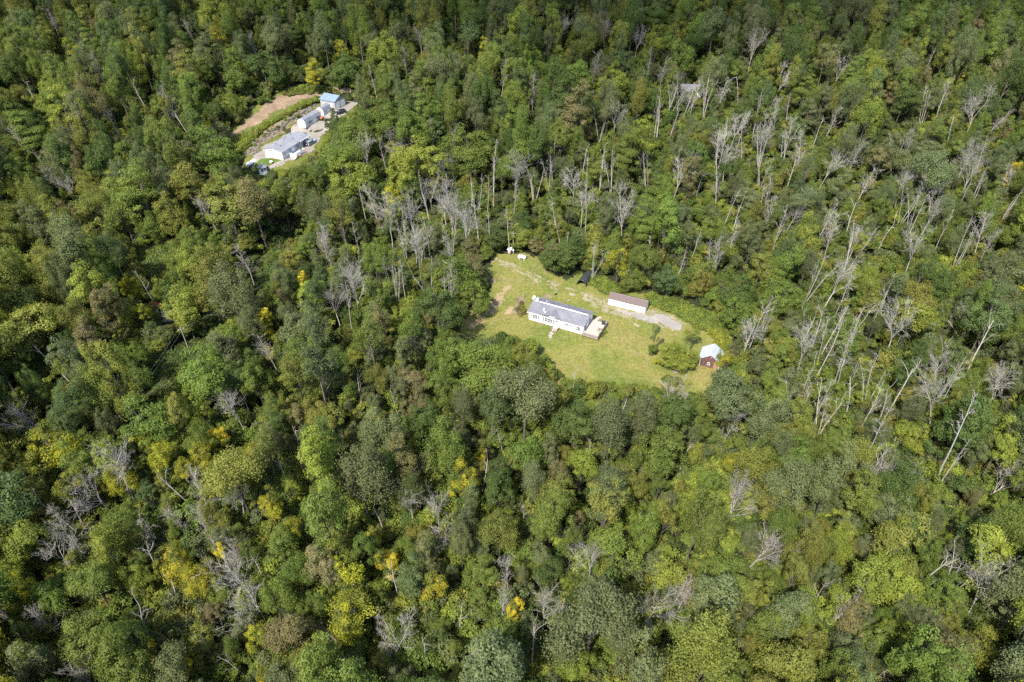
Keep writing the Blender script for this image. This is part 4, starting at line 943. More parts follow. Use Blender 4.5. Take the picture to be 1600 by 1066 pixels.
# hand-surveyed leafy trees: crown centre x, y, crown radius in pixels, colour, kind
HAND = [(220, 686, 22, 'gold', 'dome'), (338, 680, 14, 'yellow', 'oval'), (188, 742, 24, 'gold', 'feather'), (252, 706, 24, 'gold', 'feather'), (308, 712, 24, 'gold', 'dome'), (332, 795, 24, 'olive', 'feather'), (300, 905, 26, 'gold', 'feather'), (455, 830, 22, 'gold', 'feather'), (672, 905, 22, 'gold', 'oval'), (370, 745, 24, 'gold', 'feather'), (284, 726, 20, 'gold', 'dome'), (471, 437, 11, 'yellow', 'oval'), (410, 497, 13, 'yellow', 'oval'),
        (414, 791, 19, 'gold', 'spread'), (346, 862, 15, 'yellow', 'oval'), (266, 868, 29, 'gold', 'dome'), (578, 836, 14, 'yellow', 'oval'), (606, 868, 22, 'yellow', 'dome'),
        (285, 1036, 18, 'yellow', 'dome'), (402, 990, 18, 'gold', 'oval'), (408, 1052, 14, 'yellow', 'oval'), (815, 942, 16, 'yellow', 'oval'), (1040, 888, 30, 'lime', 'sparse'),
        (902, 1032, 27, 'lime', 'dome'), (1400, 892, 36, 'lime', 'dome'), (1535, 1004, 30, 'lime', 'dome'), (1150, 714, 19, 'gold', 'dome'), (909, 720, 27, 'lime', 'dome'),
        (992, 756, 25, 'olive', 'dome'), (1583, 262, 10, 'yellow', 'oval'), (66, 688, 34, 'gold', 'dome'), (35, 835, 34, 'lime', 'dome'), (282, 468, 26, 'lime', 'dome'),
        (752, 700, 11, 'yellow', 'oval'), (320, 566, 40, 'mid', 'dome'), (222, 648, 34, 'mid', 'dome'), (213, 474, 15, 'gold', 'oval'), (45, 500, 48, 'olive', 'spread'),
        (1224, 545, 25, 'olive', 'spread'), (1146, 490, 26, 'mid', 'edge'), (1232, 455, 22, 'mid', 'dome'), (491, 104, 17, 'gold', 'spread'), (855, 610, 27, 'olive', 'dome'),
        (760, 560, 44, 'mid', 'feather'), (715, 440, 34, 'mid', 'edge'), (740, 470, 26, 'mid', 'edge'), (690, 470, 30, 'dark', 'dome'), (870, 402, 26, 'dark', 'edge'), (898, 392, 24, 'dark', 'edge'),
        (770, 372, 22, 'dark', 'edge'), (812, 372, 20, 'olive', 'edge'), (838, 385, 14, 'brown', 'edge'), (1010, 390, 22, 'mid', 'dome'), (960, 395, 24, 'mid', 'edge'),
        (985, 440, 18, 'mid', 'edge'), (1040, 440, 26, 'bluegreen', 'edge'), (1095, 435, 24, 'mid', 'edge'), (1150, 600, 40, 'greygreen', 'dome'), (1195, 640, 30, 'greygreen', 'feather'),
        (1140, 556, 16, 'gold', 'sparse'), (1128, 548, 9, 'lime', 'sparse'), (655, 240, 34, 'lime', 'dome'), (735, 215, 36, 'mid', 'dome'), (625, 255, 24, 'lime', 'oval'), (965, 115, 22, 'lime', 'dome'), (905, 110, 24, 'mid', 'dome'),
        (560, 190, 34, 'mid', 'dome'), (530, 235, 34, 'mid', 'feather'), (590, 175, 30, 'mid', 'dome'), (510, 265, 22, 'dark', 'dome'), (545, 262, 30, 'lime', 'dome'), (420, 120, 26, 'dark', 'edge'), (350, 115, 30, 'dark', 'edge'), (385, 135, 24, 'mid', 'edge'),
        (540, 118, 24, 'dark', 'edge'), (455, 115, 18, 'dark', 'edge'), (325, 225, 30, 'mid', 'dome'), (300, 280, 30, 'olive', 'dome'), (350, 300, 34, 'olive', 'dome'), (395, 300, 30, 'brown', 'feather'),
        (440, 300, 22, 'mid', 'dome'), (325, 420, 34, 'olive', 'feather'), (355, 440, 30, 'greygreen', 'feather'), (300, 395, 26, 'lime', 'dome'), (1330, 520, 24, 'mid', 'dome'), (1060, 640, 32, 'dark', 'dome'),
        (960, 650, 36, 'greygreen', 'feather'), (900, 650, 30, 'dark', 'dome'), (1008, 640, 28, 'greygreen', 'feather'), (1030, 690, 34, 'mid', 'dome'), (820, 610, 40, 'greygreen', 'feather'), (770, 620, 34, 'bluegreen', 'dome'),
        (930, 940, 60, 'greygreen', 'feather'), (770, 1015, 48, 'greygreen', 'oval'), (560, 730, 40, 'greygreen', 'feather'), (600, 660, 34, 'greygreen', 'feather'), (1250, 640, 30, 'olive', 'dome'), (1465, 250, 30, 'greygreen', 'feather'),
        (1430, 235, 24, 'greygreen', 'dome'), (1240, 740, 40, 'greygreen', 'feather'), (1300, 610, 26, 'mid', 'dome'), (1090, 800, 40, 'mid', 'feather'), (1540, 850, 40, 'lime', 'dome'), (1240, 1030, 44, 'olive', 'dome'),
        (1480, 915, 30, 'mid', 'dome'), (1355, 760, 30, 'mid', 'dome'), (1310, 850, 26, 'lime', 'feather'), (720, 620, 26, 'greygreen', 'feather'), (690, 600, 26, 'mid', 'dome'), (140, 900, 34, 'mid', 'feather'), (75, 920, 30, 'mid', 'dome'), (360, 720, 40, 'olive', 'feather')]
# hand-surveyed bare trees: top x, y, visible foot x, y, kind, height in metres
DT = '''79 255 89 308 spread 17;199 109 209 166 snag 20;248 129 253 205 brush 22;146 149 150 190 brush 18;13 202 7 245 brush 17;33 116 45 149 snag 16;287 26 291 56 brush 17;391 53 394 83 brush 17;313 308 318 348 vase 15
70 10 78 36 brush 17;142 83 156 129 brush 19;785 93 787 129 brush 18;833 119 831 162 brush 19;653 40 653 66 vase 17;710 17 712 43 snag 16;935 79 937 113 brush 19;951 26 949 63 vase 18;884 30 886 50 vase 16;1004 40 1004 70 vase 18
1045 89 1045 123 brush 18;1023 79 1023 103 brush 17;580 99 583 136 pole 18;626 76 626 103 brush 17;669 185 669 209 brush 15;705 195 705 215 brush 15;563 215 561 258 vase 19;593 212 596 258 pole 19;626 212 629 258 vase 19;944 156 942 199 fork 19
970 159 970 192 vase 18;1037 142 1027 222 fork 22;1057 166 1055 212 pole 19;914 215 912 262 snag 19;941 225 934 298 fork 22;1004 232 990 275 fork 18;869 212 869 255 pole 18;891 262 881 301 vase 17;811 245 818 308 vase 20;836 255 835 305 fork 18
768 245 768 318 pole 21;758 272 758 318 pole 17;749 272 754 331 pole 18;802 285 802 325 pole 16;734 278 735 318 pole 16;666 275 667 321 vase 17;699 281 702 360 brush 24;696 238 697 272 vase 16;555 291 556 338 pole 18;578 290 578 350 brush 20
629 312 624 380 vase 20;606 311 615 382 vase 20;990 301 992 331 brush 15;916 298 916 335 vase 15;647 359 652 397 vase 15;1188 51 1180 111 vase 22;1465 61 1453 98 fork 18;1124 111 1121 189 fork 22;1141 121 1140 172 brush 18;1198 135 1185 213 fork 22
1239 108 1241 130 vase 15;1323 88 1316 125 vase 18;1448 128 1411 196 fork 21;1485 121 1462 175 brush 20;1289 172 1279 213 snag 18;1310 165 1306 190 brush 16;1262 182 1266 219 snag 17;1158 175 1154 209 vase 17;1208 189 1199 222 brush 16;1127 202 1111 263 vase 20
1080 250 1084 297 vase 18;1097 256 1092 290 snag 16;1252 233 1242 290 snag 20;1347 223 1337 270 brush 18;1316 236 1315 272 vase 17;1374 260 1369 307 brush 18;1530 215 1516 253 vase 20;1492 256 1485 294 snag 16;1421 267 1408 304 vase 17;1580 263 1563 287 vase 16
1597 287 1583 321 fork 17;1158 294 1158 344 pole 18;1171 300 1168 344 snag 17;1212 304 1208 338 brush 16;1263 294 1259 348 brush 19;1310 314 1306 348 brush 16;1478 314 1472 348 vase 16;1121 270 1112 298 brush 15;1585 170 1587 192 brush 15;1292 377 1268 461 fork 23
1329 410 1319 478 vase 19;1127 370 1114 417 brush 18;1369 471 1359 551 pole 20;1416 471 1376 551 vase 21;1490 464 1439 498 fork 17;1564 478 1507 578 snag 24;1342 494 1319 558 snag 17;1305 491 1278 565 pole 19;1275 511 1255 578 vase 18;1188 498 1181 558 snag 17
1339 578 1305 639 snag 18;1470 545 1450 575 vase 14;1570 578 1533 635 vase 17;1409 598 1389 652 snag 16;1463 585 1402 655 vase 19;1513 612 1373 802 pole 30;1508 683 1460 764 pole 19;1394 717 1384 793 vase 17;1489 845 1446 940 snag 19;1536 864 1484 959 fork 19
1565 888 1503 964 vase 18;1346 930 1342 997 brush 14;1384 1030 1351 1059 snag 11;1593 726 1584 760 vase 13;1308 897 1294 945 snag 13;1171 746 1161 827 spread 17;1221 827 1225 907 vase 15;1073 900 1070 950 brush 13;1090 679 1090 726 snag 13;1161 639 1160 672 brush 14
204 416 215 472 snag 15;30 527 31 583 snag 16;348 619 351 665 vase 14;371 380 381 439 brush 17;402 520 405 572 brush 15;7 629 3 682 vase 15;551 416 569 501 vase 22;521 452 531 501 vase 15;600 386 604 439 fork 17;640 409 627 449 snag 15
650 360 652 392 vase 15;623 350 623 385 fork 16;699 366 697 398 brush 15;561 573 577 636 snag 16;600 596 597 636 snag 13;449 662 453 695 snag 12;528 669 531 698 snag 12;771 655 766 678 snag 12;117 727 148 803 spread 17;172 700 220 782 vase 19
240 731 237 782 snag 14;93 789 130 830 brush 14;62 827 99 892 spread 15;247 796 244 848 brush 13;436 717 457 776 snag 15;206 848 227 913 snag 15;391 858 409 906 snag 13;378 906 395 971 spread 15;206 913 281 1005 snag 20;247 902 262 940 snag 12
302 988 308 1015 snag 10;340 1019 338 1048 snag 10;96 1033 103 1066 vase 12;494 961 488 990 snag 10;31 947 48 992 brush 13;591 782 600 827 snag 13;634 769 636 810 vase 13;684 779 687 806 vase 12;694 810 701 858 spread 14;753 707 758 762 snag 15
815 779 813 806 snag 11;612 872 624 940 snag 15;653 909 655 954 snag 12;717 940 724 975 snag 11;794 875 794 937 brush 15;783 925 785 962 brush 12;846 957 851 1064 snag 21;862 932 870 990 vase 14;616 968 624 1030 spread 14;918 851 904 906 vase 14
1038 913 1034 981 spread 15;1075 905 1062 965 brush 13;653 995 657 1043 snag 12;743 1023 746 1040 brush 9;940 370 942 422 fork 16;1018 370 1014 422 pole 17;1067 389 1061 438 pole 15;1122 360 1112 412 fork 17;892 363 895 393 pole 13;1187 497 1183 545 vase 14
900 571 900 607 pole 11;973 610 970 646 snag 13;1057 584 1054 622 spread 12;930 678 930 705 snag 11;1093 358 1090 385 pole 14;962 655 962 690 vase 12;1155 350 1150 380 brush 14;1230 330 1226 365 brush 15;1440 365 1425 400 vase 16;1066 122 1067 158 fork 18;1077 126 1078 160 vase 17;1087 120 1086 158 fork 19;1072 132 1073 160 pole 15;1094 128 1092 160 brush 18;1058 130 1058 165 fork 17;1083 134 1083 162 brush 13;1400 330 1390 362 snag 16;1560 360 1545 395 brush 16;1350 360 1342 395 vase 15'''
DEADLIST = [tuple(t.split()) for t in DT.replace('\n', ';').split(';')]

qd = np.random.default_rng(77)
def band(n, pts, kinds, h0, h1):
    P = np.array(pts, float); lo, hi = P.min(0), P.max(0); k = 0
    cl_ = [(qd.uniform(lo[0], hi[0]), qd.uniform(lo[1], hi[1])) for _ in range(max(3, n // 4))]
    while k < n:
        c = cl_[int(qd.integers(len(cl_)))]; x, y = c[0] + qd.normal() * 55, c[1] + qd.normal() * 34
        if sdist(P, np.array([x]), np.array([y]))[0] < 0 or any(abs(float(d[0]) - x) < 7 and abs(float(d[1]) - y) < 12 for d in DEADLIST): continue
        h = qd.uniform(h0, h1); ln = (x - 800) / 1400 + qd.normal() * .07
        DEADLIST.append((x, y, x - ln * 40, y + 40, kinds[int(qd.integers(len(kinds)))], h)); k += 1
band(34, [(1080, 90), (1580, 110), (1590, 360), (1100, 360)], ('fork', 'pole', 'snag', 'brush', 'vase'), 15, 21)
band(22, [(1160, 360), (1590, 360), (1590, 640), (1230, 600)], ('fork', 'pole', 'snag', 'pole'), 14, 20)
band(20, [(540, 200), (1060, 200), (1090, 350), (860, 345), (540, 350)], ('pole', 'pole', 'fork', 'vase'), 14, 20)
band(10, [(500, 340), (720, 340), (700, 440), (500, 470)], ('fork', 'pole', 'brush'), 13, 18)
band(10, [(30, 700), (480, 720), (700, 900), (640, 1050), (40, 1050)], ('brush', 'vase', 'snag'), 10, 15)
trees = []                     # x, y, proto kind/index, sxy, sz, rot, colour key, hand
prot_x, prot_y, prot_d = [], [], []
def protect(px, py, d): prot_x.append(px); prot_y.append(py); prot_d.append(d)
deads = []
for (tx, ty, bx, by, k, h) in DEADLIST:
    tx, ty, bx, by, h = map(float, (tx, ty, bx, by, h)); hid = .74 if len(deads) < 204 else .68; h = h if len(deads) < 204 else h + 2.5
    T = at(tx, ty, h * .96); n = np.cross(ray(tx, ty), ray(bx, by))
    a = float(np.clip(n[2] / n[0], -.55, .55)) if abs(n[0]) > 1e-9 else 0.
    gx, gy = T[0] - a * h, T[1]
    deads.append(dict(x=gx, y=gy, lean=a, h=h, kind=k))
    for t in np.linspace(.1, 1, 5):
        qx, qy, dd = project(T[0] - a * h * hid * (1 - t), gy, T[2] - h * hid * (1 - t)); protect(qx, qy, dd)
for (cx, cyy, rp, ck, k) in HAND:
    idx = BYK[k][int(rng.integers(len(BYK[k])))]; t = LEAFY[idx]
    P = at(cx, cyy, 10.5); dep = project(*P)[2]; rw = rp * dep / FOC; s = rw / t['R']
    if k == 'edge':
        P = at(cx, cyy + rp * .95); sz = float(np.clip(2.05 * rp * dep / FOC / .8 / t['H'], .35, 1.6))
    else:
        sz = float(np.clip(s * 1.05, .6, 1.45)); P = at(cx, cyy, t['zc'] * sz + .15 * t['H'] * sz)
    trees.append([P[0], P[1], idx, s, sz, rng.random() * 6.28, ck, True])
    for ox, oy in ((0, 0), (-.55, 0), (.55, 0), (0, -.6), (0, .45)): protect(cx + ox * rp, cyy + oy * rp, dep)
def protect_poly(pp, step):
    pp = np.array(pp, float); gx, gy = np.meshgrid(np.arange(pp[:, 0].min(), pp[:, 0].max(), step), np.arange(pp[:, 1].min(), pp[:, 1].max(), step))
    ins = sdist(pp, gx, gy) > 0
    for a, b in zip(gx[ins], gy[ins]): protect(a, b, 1e4)
OPEN = [CLEAR, BENCH]
SMALLOPEN = [[(1068, 138), (1088, 138), (1088, 142), (1068, 142)], [(246, 477), (253, 477), (264, 487), (256, 487)], [(210, 398), (262, 390), (262, 425), (232, 436)], [(244, 575), (282, 550), (284, 596), (246, 612)]]
protect_poly(CLEAR, 7); protect_poly(BENCH, 6)
for p in SMALLOPEN: protect_poly(p, 5)
for (a, b) in zip(HPX[:-1], HPX[1:]):
    for t in np.linspace(0, 1, 7): protect(a[0] + (b[0] - a[0]) * t, a[1] + (b[1] - a[1]) * t, 9500.)
prot_x, prot_y, prot_d = map(np.array, (prot_x, prot_y, prot_d))
OPENW = [np.array(wpoly(p)) for p in OPEN + SMALLOPEN + [LAWN[:14] + [(1090, 622), (870, 592), (790, 507), (724, 517), (758, 470), (768, 440)]]]
_gx, _gy = np.meshgrid(np.arange(-460, 461, 1.), np.arange(0, 601, 1.), indexing='ij')
OPEND = np.full(_gx.shape, -99.)
for p in OPENW:
    i0, i1 = int(p[:, 0].min()) + 440, int(p[:, 0].max()) + 480; j0, j1 = max(int(p[:, 1].min()) - 20, 0), int(p[:, 1].max()) + 20
    OPEND[i0:i1, j0:j1] = np.maximum(OPEND[i0:i1, j0:j1], sdist(p, _gx[i0:i1, j0:j1], _gy[i0:i1, j0:j1]))
OPENEDGE = OPEND.copy(); OPENW_H = np.array(strip(HPX, 9.)); OPEND = np.maximum(OPEND, sdist(OPENW_H, _gx, _gy) - 2)
def in_open(x, y, mrg=0.):
    return OPEND[min(max(int(round(x)) + 460, 0), 920), min(max(int(round(y)), 0), 600)] > -mrg
def hides(x, y, z0, proto, sxy, sz, marg=1., dmin=0.):
    zc = z0 + proto['zc'] * sz
    cx, cyy, dep = project(x, y, zc); r = proto['R'] * sxy * FOC / dep * marg
    hh = (proto['H'] - proto['zc']) * sz * .95 * FOC / dep + r * .25
    m = (((prot_x - cx) / r) ** 2 + ((prot_y - cyy) / hh) ** 2 < 1) & (prot_d > max(dep + 2, dmin))
    return bool(m.any())
GRID = {}
def gput(x, y, r): GRID.setdefault((int(x // 8), int(y // 8)), []).append((x, y, r))
def gfree(x, y, r, k):
    i, j = int(x // 8), int(y // 8)
    for a in (i - 1, i, i + 1):
        for b in (j - 1, j, j + 1):
            for (ux, uy, ur) in GRID.get((a, b), ()):
                if (ux - x) ** 2 + (uy - y) ** 2 < (k * (r + ur)) ** 2: return False
    return True
for t in trees: gput(t[0], t[1], LEAFY[t[2]]['R'] * t[3])
for d in deads: gput(d['x'], d['y'], .8)
KINDW = (('dome', .28), ('oval', .22), ('spread', .10), ('feather', .29), ('sparse', .11))
def try_tree(smin, smax, k, hz=1.):
    y = rng.uniform(28, 560); hw = 95 + y * .62
    x = rng.uniform(-hw, hw)
    u = rng.random(); acc = 0
    for kn, w in KINDW:
        acc += w
        if u < acc: break
    if OPENEDGE[min(max(int(round(x)) + 460, 0), 920), min(max(int(round(y)), 0), 600)] > -9: kn = 'edge'
    idx = BYK[kn][int(rng.integers(len(BYK[kn])))]; p = LEAFY[idx]
    s = rng.uniform(smin, smax); sz = s * rng.uniform(.98, 1.38) * hz
    if rng.random() < .17: s *= .74; sz *= 1.08
    r = p['R'] * s
    if not gfree(x, y, r, k): return
    z0 = zfast(x, y)
    if in_open(x, y, r * .35) or hides(x, y, z0, p, s, sz): return
    px, py, _ = project(x, y, z0 + p['zc'] * sz)
    w = np.array(zone(px, py), float); ck = PK[int(rng.choice(8, p=w / w.sum()))]
    if p['kind'] == 'feather' and rng.random() < .3: ck = 'greygreen'
    if rng.random() < .006 and py > 640 and px < 640: ck = 'yellow'
    trees.append([x, y, idx, s, sz, rng.random() * 6.28, ck, False]); gput(x, y, r)
for _ in range(7000): try_tree(.9, 1.4, .58)
for _ in range(7000): try_tree(.6, .95, .54)
for _ in range(7000): try_tree(.38, .62, .52, .85)
print('trees', len(trees), 'dead', len(deads))

# ------------------------------------------------------------------ planting
LANDMARKS = [((868, 492), 'white house in the clearing'), ((980, 472), 'long cream shed'), ((1108, 560), 'red barn'), ((912, 437), 'black hoop shelter'), ((815, 404), 'white gas tank'),
             ((440, 225), 'grey-roofed hillside house'), ((520, 160), 'blue-roofed garage'), ((411, 265), 'white gazebo')]
used_labels = set()
_ones = 'zero one two three four five six seven eight nine ten eleven twelve thirteen fourteen fifteen sixteen seventeen eighteen nineteen'.split()
_tens = '. . twenty thirty forty fifty sixty seventy eighty ninety'.split(' ')
def num(v):
    v = int(min(max(round(v), 1), 99)); return _ones[v] if v < 20 else _tens[v // 10] + ('-' + _ones[v % 10] if v % 10 else '')
def where(px, py, near=True):
    if near:
        best = min(LANDMARKS, key=lambda l: math.hypot(l[0][0] - px, l[0][1] - py)); dx, dy = px - best[0][0], py - best[0][1]
        if math.hypot(dx, dy) < 95:
            rel = ('left of' if dx < 0 else 'right of') if abs(dx) > abs(dy) * 1.2 else ('behind' if dy < 0 else 'in front of')
            return '%s the %s' % (rel, best[1])
    return '%s percent across and %s percent down' % (num(px / 16), num(py / 10.66))
def uniq(look, px, py):
    for nr in (True, False):
        l = '%s, %s' % (look, where(px, py, nr))
        if l not in used_labels: break
    while l in used_labels:
        px += 8; l = '%s, %s' % (look, where(px, py, False))
    used_labels.add(l); return l
def copy_part(name, mesh, parent):
    o = bpy.data.objects.new(name, mesh); COL.objects.link(o); o.parent = parent; return o

info = []
for t in trees:
    p = LEAFY[t[2]]; z0 = zfast(t[0], t[1]); px, py, dep = project(t[0], t[1], z0 + p['zc'] * t[4])
    inside = 0 < px < 1600 and 0 < py < 1066
    info.append((px, py, (p['R'] * t[3] * FOC / dep) if inside else 0, z0))
order = sorted(range(len(trees)), key=lambda i: -info[i][2] * (1.6 if trees[i][7] else 1))
solo = set(order[:298])
fx = dict(gs=[], co=[], rot=[], sc=[], ix=[], tint=[])
for i, t in enumerate(trees):
    x, y, idx, s, sz, rz, ck, hand = t; px, py, rp, z0 = info[i]; p = LEAFY[idx]; tint = tint_of(ck, rng)
    if i in solo:
        size = 'large' if rp > 42 else 'small' if rp < 24 else 'medium'
        e = bpy.data.objects.new('broadleaf_tree', None); COL.objects.link(e)
        e.location = (x, y, z0 - .1); e.rotation_euler = (rng.normal() * .04, rng.normal() * .04, rz); e.scale = (s * rng.uniform(.86, 1.16), s * rng.uniform(.86, 1.16), sz)
        tag(e, uniq('%s %s %s tree' % (size, WORD[ck], SHAPE[p['kind']]), px, py), 'tree', 'leafy trees of the forest')
        c = copy_part('crown', p['crown'], e); c['tint'] = tint; c['green_share'] = GS.get(ck, 0.)
        copy_part('trunk', p['trunk'], e)
    else:
        fx['co'].append((x, y, z0 - .1)); fx['rot'].append((0, 0, rz)); fx['sc'].append((s * rng.uniform(.85, 1.18), s * rng.uniform(.85, 1.18), sz)); fx['ix'].append(idx); fx['tint'].append((*tint, 1)); fx['gs'].append(GS.get(ck, 0.))

def scatter(name, data, sources, label, cat):
    """one mass of plants: a cloud of points with a plant standing on each"""
    col = bpy.data.collections.new(name + '_sources')
    for k, me_ in enumerate(sources):
        o = bpy.data.objects.new('%s_source_%02d' % (name, k), me_); col.objects.link(o)
    n = len(data['co']); me = bpy.data.meshes.new(name); me.vertices.add(n)
    me.vertices.foreach_set('co', np.array(data['co'], np.float32).ravel())
    for an, ty, pr, key in (('rot', 'FLOAT_VECTOR', 'vector', 'rot'), ('sc', 'FLOAT_VECTOR', 'vector', 'sc'), ('ix', 'INT', 'value', 'ix'), ('tint', 'FLOAT_COLOR', 'color', 'tint'), ('green_share', 'FLOAT', 'value', 'gs')):
        a = me.attributes.new(an, ty, 'POINT'); a.data.foreach_set(pr, np.array(data[key], np.int32 if ty == 'INT' else np.float32).ravel())
    o = bpy.data.objects.new(name, me); COL.objects.link(o); tag(o, label, cat, None, 'stuff')
    ng = bpy.data.node_groups.new(name, 'GeometryNodeTree')
    ng.interface.new_socket('Geometry', in_out='INPUT', socket_type='NodeSocketGeometry'); ng.interface.new_socket('Geometry', in_out='OUTPUT', socket_type='NodeSocketGeometry')
    N = ng.nodes.new; gi = N('NodeGroupInput'); go = N('NodeGroupOutput'); ip = N('GeometryNodeInstanceOnPoints'); ci = N('GeometryNodeCollectionInfo')
    ci.inputs['Collection'].default_value = col; ci.inputs['Separate Children'].default_value = True; ci.inputs['Reset Children'].default_value = True
    def attr(nm, ty):
        a = N('GeometryNodeInputNamedAttribute'); a.data_type = ty; a.inputs['Name'].default_value = nm; return a.outputs[0]
    e2r = N('FunctionNodeEulerToRotation'); L = ng.links.new
    L(attr('rot', 'FLOAT_VECTOR'), e2r.inputs[0]); L(e2r.outputs[0], ip.inputs['Rotation'])
    L(attr('sc', 'FLOAT_VECTOR'), ip.inputs['Scale']); L(attr('ix', 'INT'), ip.inputs['Instance Index']); ip.inputs['Pick Instance'].default_value = True
    L(gi.outputs[0], ip.inputs['Points']); L(ci.outputs[0], ip.inputs['Instance']); L(ip.outputs[0], go.inputs[0])
    md = o.modifiers.new('plants', 'NODES'); md.node_group = ng
    return o
scatter('forest', fx, [t['whole'] for t in LEAFY], 'continuous green forest covering the slopes behind the nearer trees', 'forest')

DK = dict(vase='vase-shaped', pole='slender', snag='broken', spread='wide-branching', fork='multi-stemmed', brush='fine-twigged')
for d in deads:
    x, y = d['x'], d['y']; z0 = zfast(x, y); s = d['h'] / 20; src = DEAD[d['kind']][int(rng.integers(len(DEAD[d['kind']])))]
    e = bpy.data.objects.new('dead_tree', None); COL.objects.link(e)
    L = math.hypot(1, d['lean'])
    mt = Matrix.Translation((x, y, z0)) @ Matrix.Rotation(math.atan(d['lean']), 4, 'Y') @ Matrix.Rotation(rng.random() * 6.28, 4, 'Z')
    e.matrix_world = mt; e.scale = (s ** .8 * rng.uniform(.7, .95), s ** .8 * rng.uniform(.7, .95), s * L)
    px, py, dep = project(x + d['lean'] * d['h'] * .8, y, z0 + d['h'] * .8)
    ln = 'leaning ' if abs(d['lean']) > .3 else ''
    tag(e, uniq('%sbare grey %s dead tree' % (ln, DK[d['kind']]), px, py), 'dead tree', 'bare dead trees of the forest')
    copy_part('trunk', src['trunk'], e)
    if src['limbs'] and dep < 215:
        for lm in src['limbs']: copy_part('limb', lm, e)
    else: copy_part('branches', src['branches'], e)['kind'] = 'stuff'

# single shrubs and young trees on open ground: foot x, y, radius px, height px, colour, proto, name, label
for (fx_, fy_, rp, hp_, ck, pr, nm, lb, ct) in (
        (1014, 556, 9.5, 22, 'mid', SHRUBS[0], 'shrub', 'round green bush at the foot of the thin young tree on the lawn', 'bush'),
        (1019, 556, 9, 58, 'greygreen', BYK['sparse'][0], 'young_tree', 'thin half-bare young tree standing alone on the lawn', 'tree'),
        (1050, 577, 25, 48, 'lime', BYK['edge'][0], 'shrub', 'large leafy green bush on the lawn left of the red barn', 'bush'),
        (1070, 577, 17, 36, 'lime', BYK['edge'][1], 'shrub', 'lime green leafy bush between the large bush and the red barn', 'bush'),
        (1078, 548, 16, 42, 'lime', BYK['sparse'][1], 'young_tree', 'slender lime green young tree behind the large bush', 'tree'),
        (1026, 570, 6, 12, 'gold', SHRUBS[1], 'shrub', 'small yellow-green bush beside the large bush', 'bush'),
        (524, 194, 9, 26, 'dark', SPRUCE, 'spruce_tree', 'pointed dark spruce between the small shed and the black car', 'tree'),
        (511, 199, 5, 14, 'dark', SPRUCE, 'spruce_tree', 'low dark spruce at the yard edge left of the pointed spruce', 'tree'),
        (547, 158, 6, 14, 'dark', SPRUCE, 'spruce_tree', 'small dark spruce on bare earth right of the garage', 'tree'),
        (445, 243.5, 2.6, 6, 'mid', SHRUBS[0], 'shrub', 'small clipped shrub below the white deck, nearest its steps', 'bush'),
        (452, 241, 2.6, 7, 'mid', SHRUBS[1], 'shrub', 'small clipped shrub below the middle of the white deck', 'bush'),
        (470, 238, 2.8, 8, 'mid', SHRUBS[2], 'shrub', 'small clipped shrub at the far end of the white deck', 'bush')):
    p = pr if isinstance(pr, dict) else LEAFY[pr]; P = at(fx_, fy_); dep = project(*P)[2]; k = dep / FOC
    e = bpy.data.objects.new(nm, None); COL.objects.link(e); e.location = (P[0], P[1], P[2] - .05); e.rotation_euler = (0, 0, rng.random() * 6.28)
    s = rp * k / p['R']; e.scale = (s, s, max(hp_ * k - rp * k * .3, 1.) / .82 / p['H']); tag(e, lb, ct)
    copy_part('crown', p['crown'], e)['tint'] = tint_of(ck, rng, .05); copy_part('trunk', p['trunk'], e)

# undergrowth on the forest floor, and weeds along the open edges
ux = dict(gs=[], co=[], rot=[], sc=[], ix=[], tint=[])
def put(d, x, y, s, sz, ix, key, amt=.25):
    d['co'].append((x, y, zfast(x, y) - .05)); d['rot'].append((0, 0, rng.random() * 6.28)); d['sc'].append((s, s, sz)); d['ix'].append(ix); d['tint'].append((*tint_of(key, rng, amt), 1)); d['gs'].append(GS.get(key, 0.))
UK = ('mid', 'mid', 'dark', 'olive', 'greygreen', 'lime')
for _ in range(24000):
    y = rng.uniform(45, 430); hw = 75 + y * .62; x = rng.uniform(-hw, hw)
    if in_open(x, y, 1.): continue
    s = rng.uniform(.6, 1.3); z = zfast(x, y)
    if hides(x, y, z, SHRUBS[0], s, s, 1., 9e3): continue
    put(ux, x, y, s, s * rng.uniform(.7, 1.3), int(rng.integers(3)), UK[int(rng.integers(6))])
scatter('undergrowth', ux, [t['whole'] for t in SHRUBS], 'low green undergrowth filling the gaps between the trees', 'undergrowth')
wx = dict(gs=[], co=[], rot=[], sc=[], ix=[], tint=[])
def weeds(pp, n, keys, s0=.5, s1=1.2):
    P = np.array(wpoly(pp)); lo, hi = P.min(0), P.max(0); X = rng.uniform(lo[0], hi[0], n * 4); Y = rng.uniform(lo[1], hi[1], n * 4)
    ok = sdist(P, X, Y) > 0; X, Y = X[ok][:n], Y[ok][:n]
    for x, y in zip(X, Y):
        s = rng.uniform(s0, s1); put(wx, x, y, s, s * rng.uniform(.5, 1.1), int(rng.integers(2)), keys[int(rng.integers(len(keys)))])
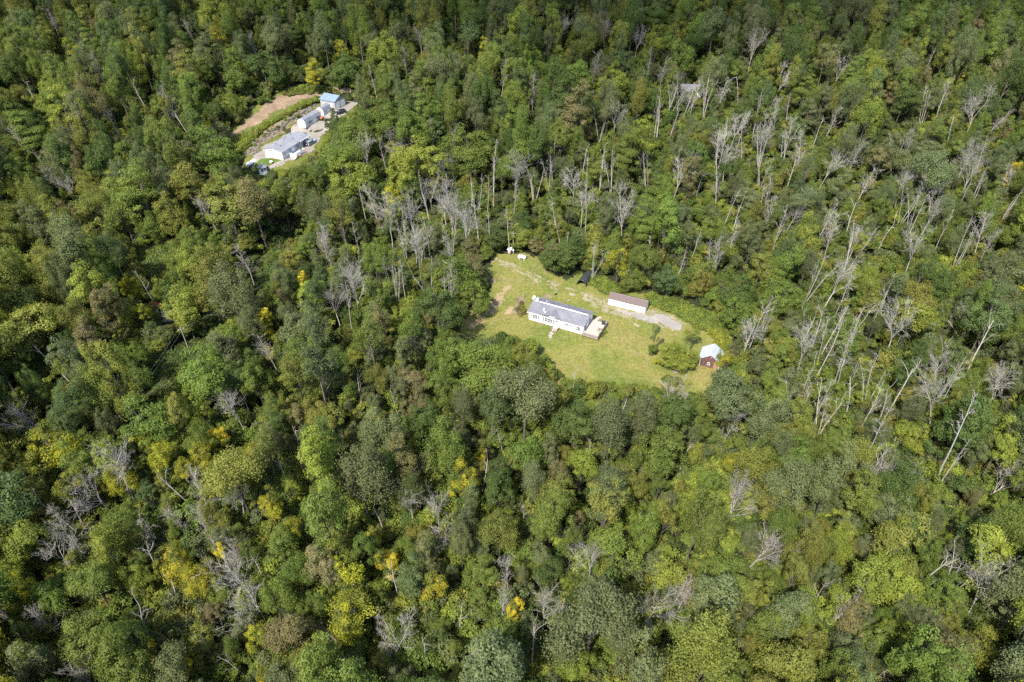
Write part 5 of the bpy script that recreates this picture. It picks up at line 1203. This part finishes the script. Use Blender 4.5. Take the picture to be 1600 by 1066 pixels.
weeds([(1012, 462), (1050, 470), (1112, 496), (1130, 512), (1100, 516), (1060, 492), (1018, 476)], 420, ('mid', 'mid', 'mid', 'lime'), .7, 1.5)
weeds([(1085, 500), (1128, 510), (1138, 540), (1126, 550), (1118, 528), (1096, 510)], 240, ('lime', 'gold', 'lime'), .5, 1.2)
weeds([(925, 432), (955, 452), (962, 462), (945, 460), (925, 445)], 120, ('mid', 'lime'), .5, 1.2)
weeds([(356, 232), (400, 206), (440, 184), (480, 158), (500, 154), (497, 159), (468, 171), (436, 187), (402, 211), (374, 240), (362, 248)], 850, ('lime', 'lime', 'mid', 'lime', 'olive'), .8, 1.7)
weeds([(366, 266), (384, 284), (425, 286), (470, 266), (490, 248), (495, 268), (450, 292), (390, 296)], 420, ('lime', 'mid', 'olive', 'brown'), .8, 1.8)
weeds([(440, 146), (480, 136), (520, 142), (545, 150), (545, 156), (500, 146), (450, 152)], 160, ('mid', 'olive'), .6, 1.3)
weeds([(1030, 592), (1060, 590), (1070, 604), (1040, 606)], 40, ('olive', 'mid'), .4, .9)
weeds([(805, 480), (818, 474), (824, 492), (812, 496)], 40, ('olive', 'brown'), .3, .7)
weeds([(933, 515), (940, 512), (944, 522), (934, 528)], 40, ('mid', 'dark'), .4, .8)
weeds([(880, 600), (960, 604), (1040, 612), (1080, 622), (1070, 640), (960, 630), (880, 620)], 260, ('mid', 'olive', 'lime'), .6, 1.4)
for gp in SMALLOPEN[2:] + GRASSGAP + [[(455, 350), (480, 355), (400, 435), (345, 510), (262, 620), (210, 670), (205, 655), (285, 550), (380, 420)]]: weeds(gp, 260, ('dark', 'mid', 'dark', 'greygreen'), .8, 2.)  # dark tints paint extra shade into the weeds of the gaps and hollow
weeds([(925, 440), (955, 456), (975, 462), (965, 450), (940, 436)], 120, ('mid', 'lime', 'mid'), .5, 1.2)
weeds([(384, 246), (412, 218), (448, 193), (494, 166), (490, 160), (440, 190), (405, 214), (378, 240)], 120, ('brown', 'brown', 'olive', 'mid'), .4, 1.)
scatter('weeds', wx, [t['whole'] for t in TUFTS], 'tall green weeds along the edges of the open ground', 'weeds')
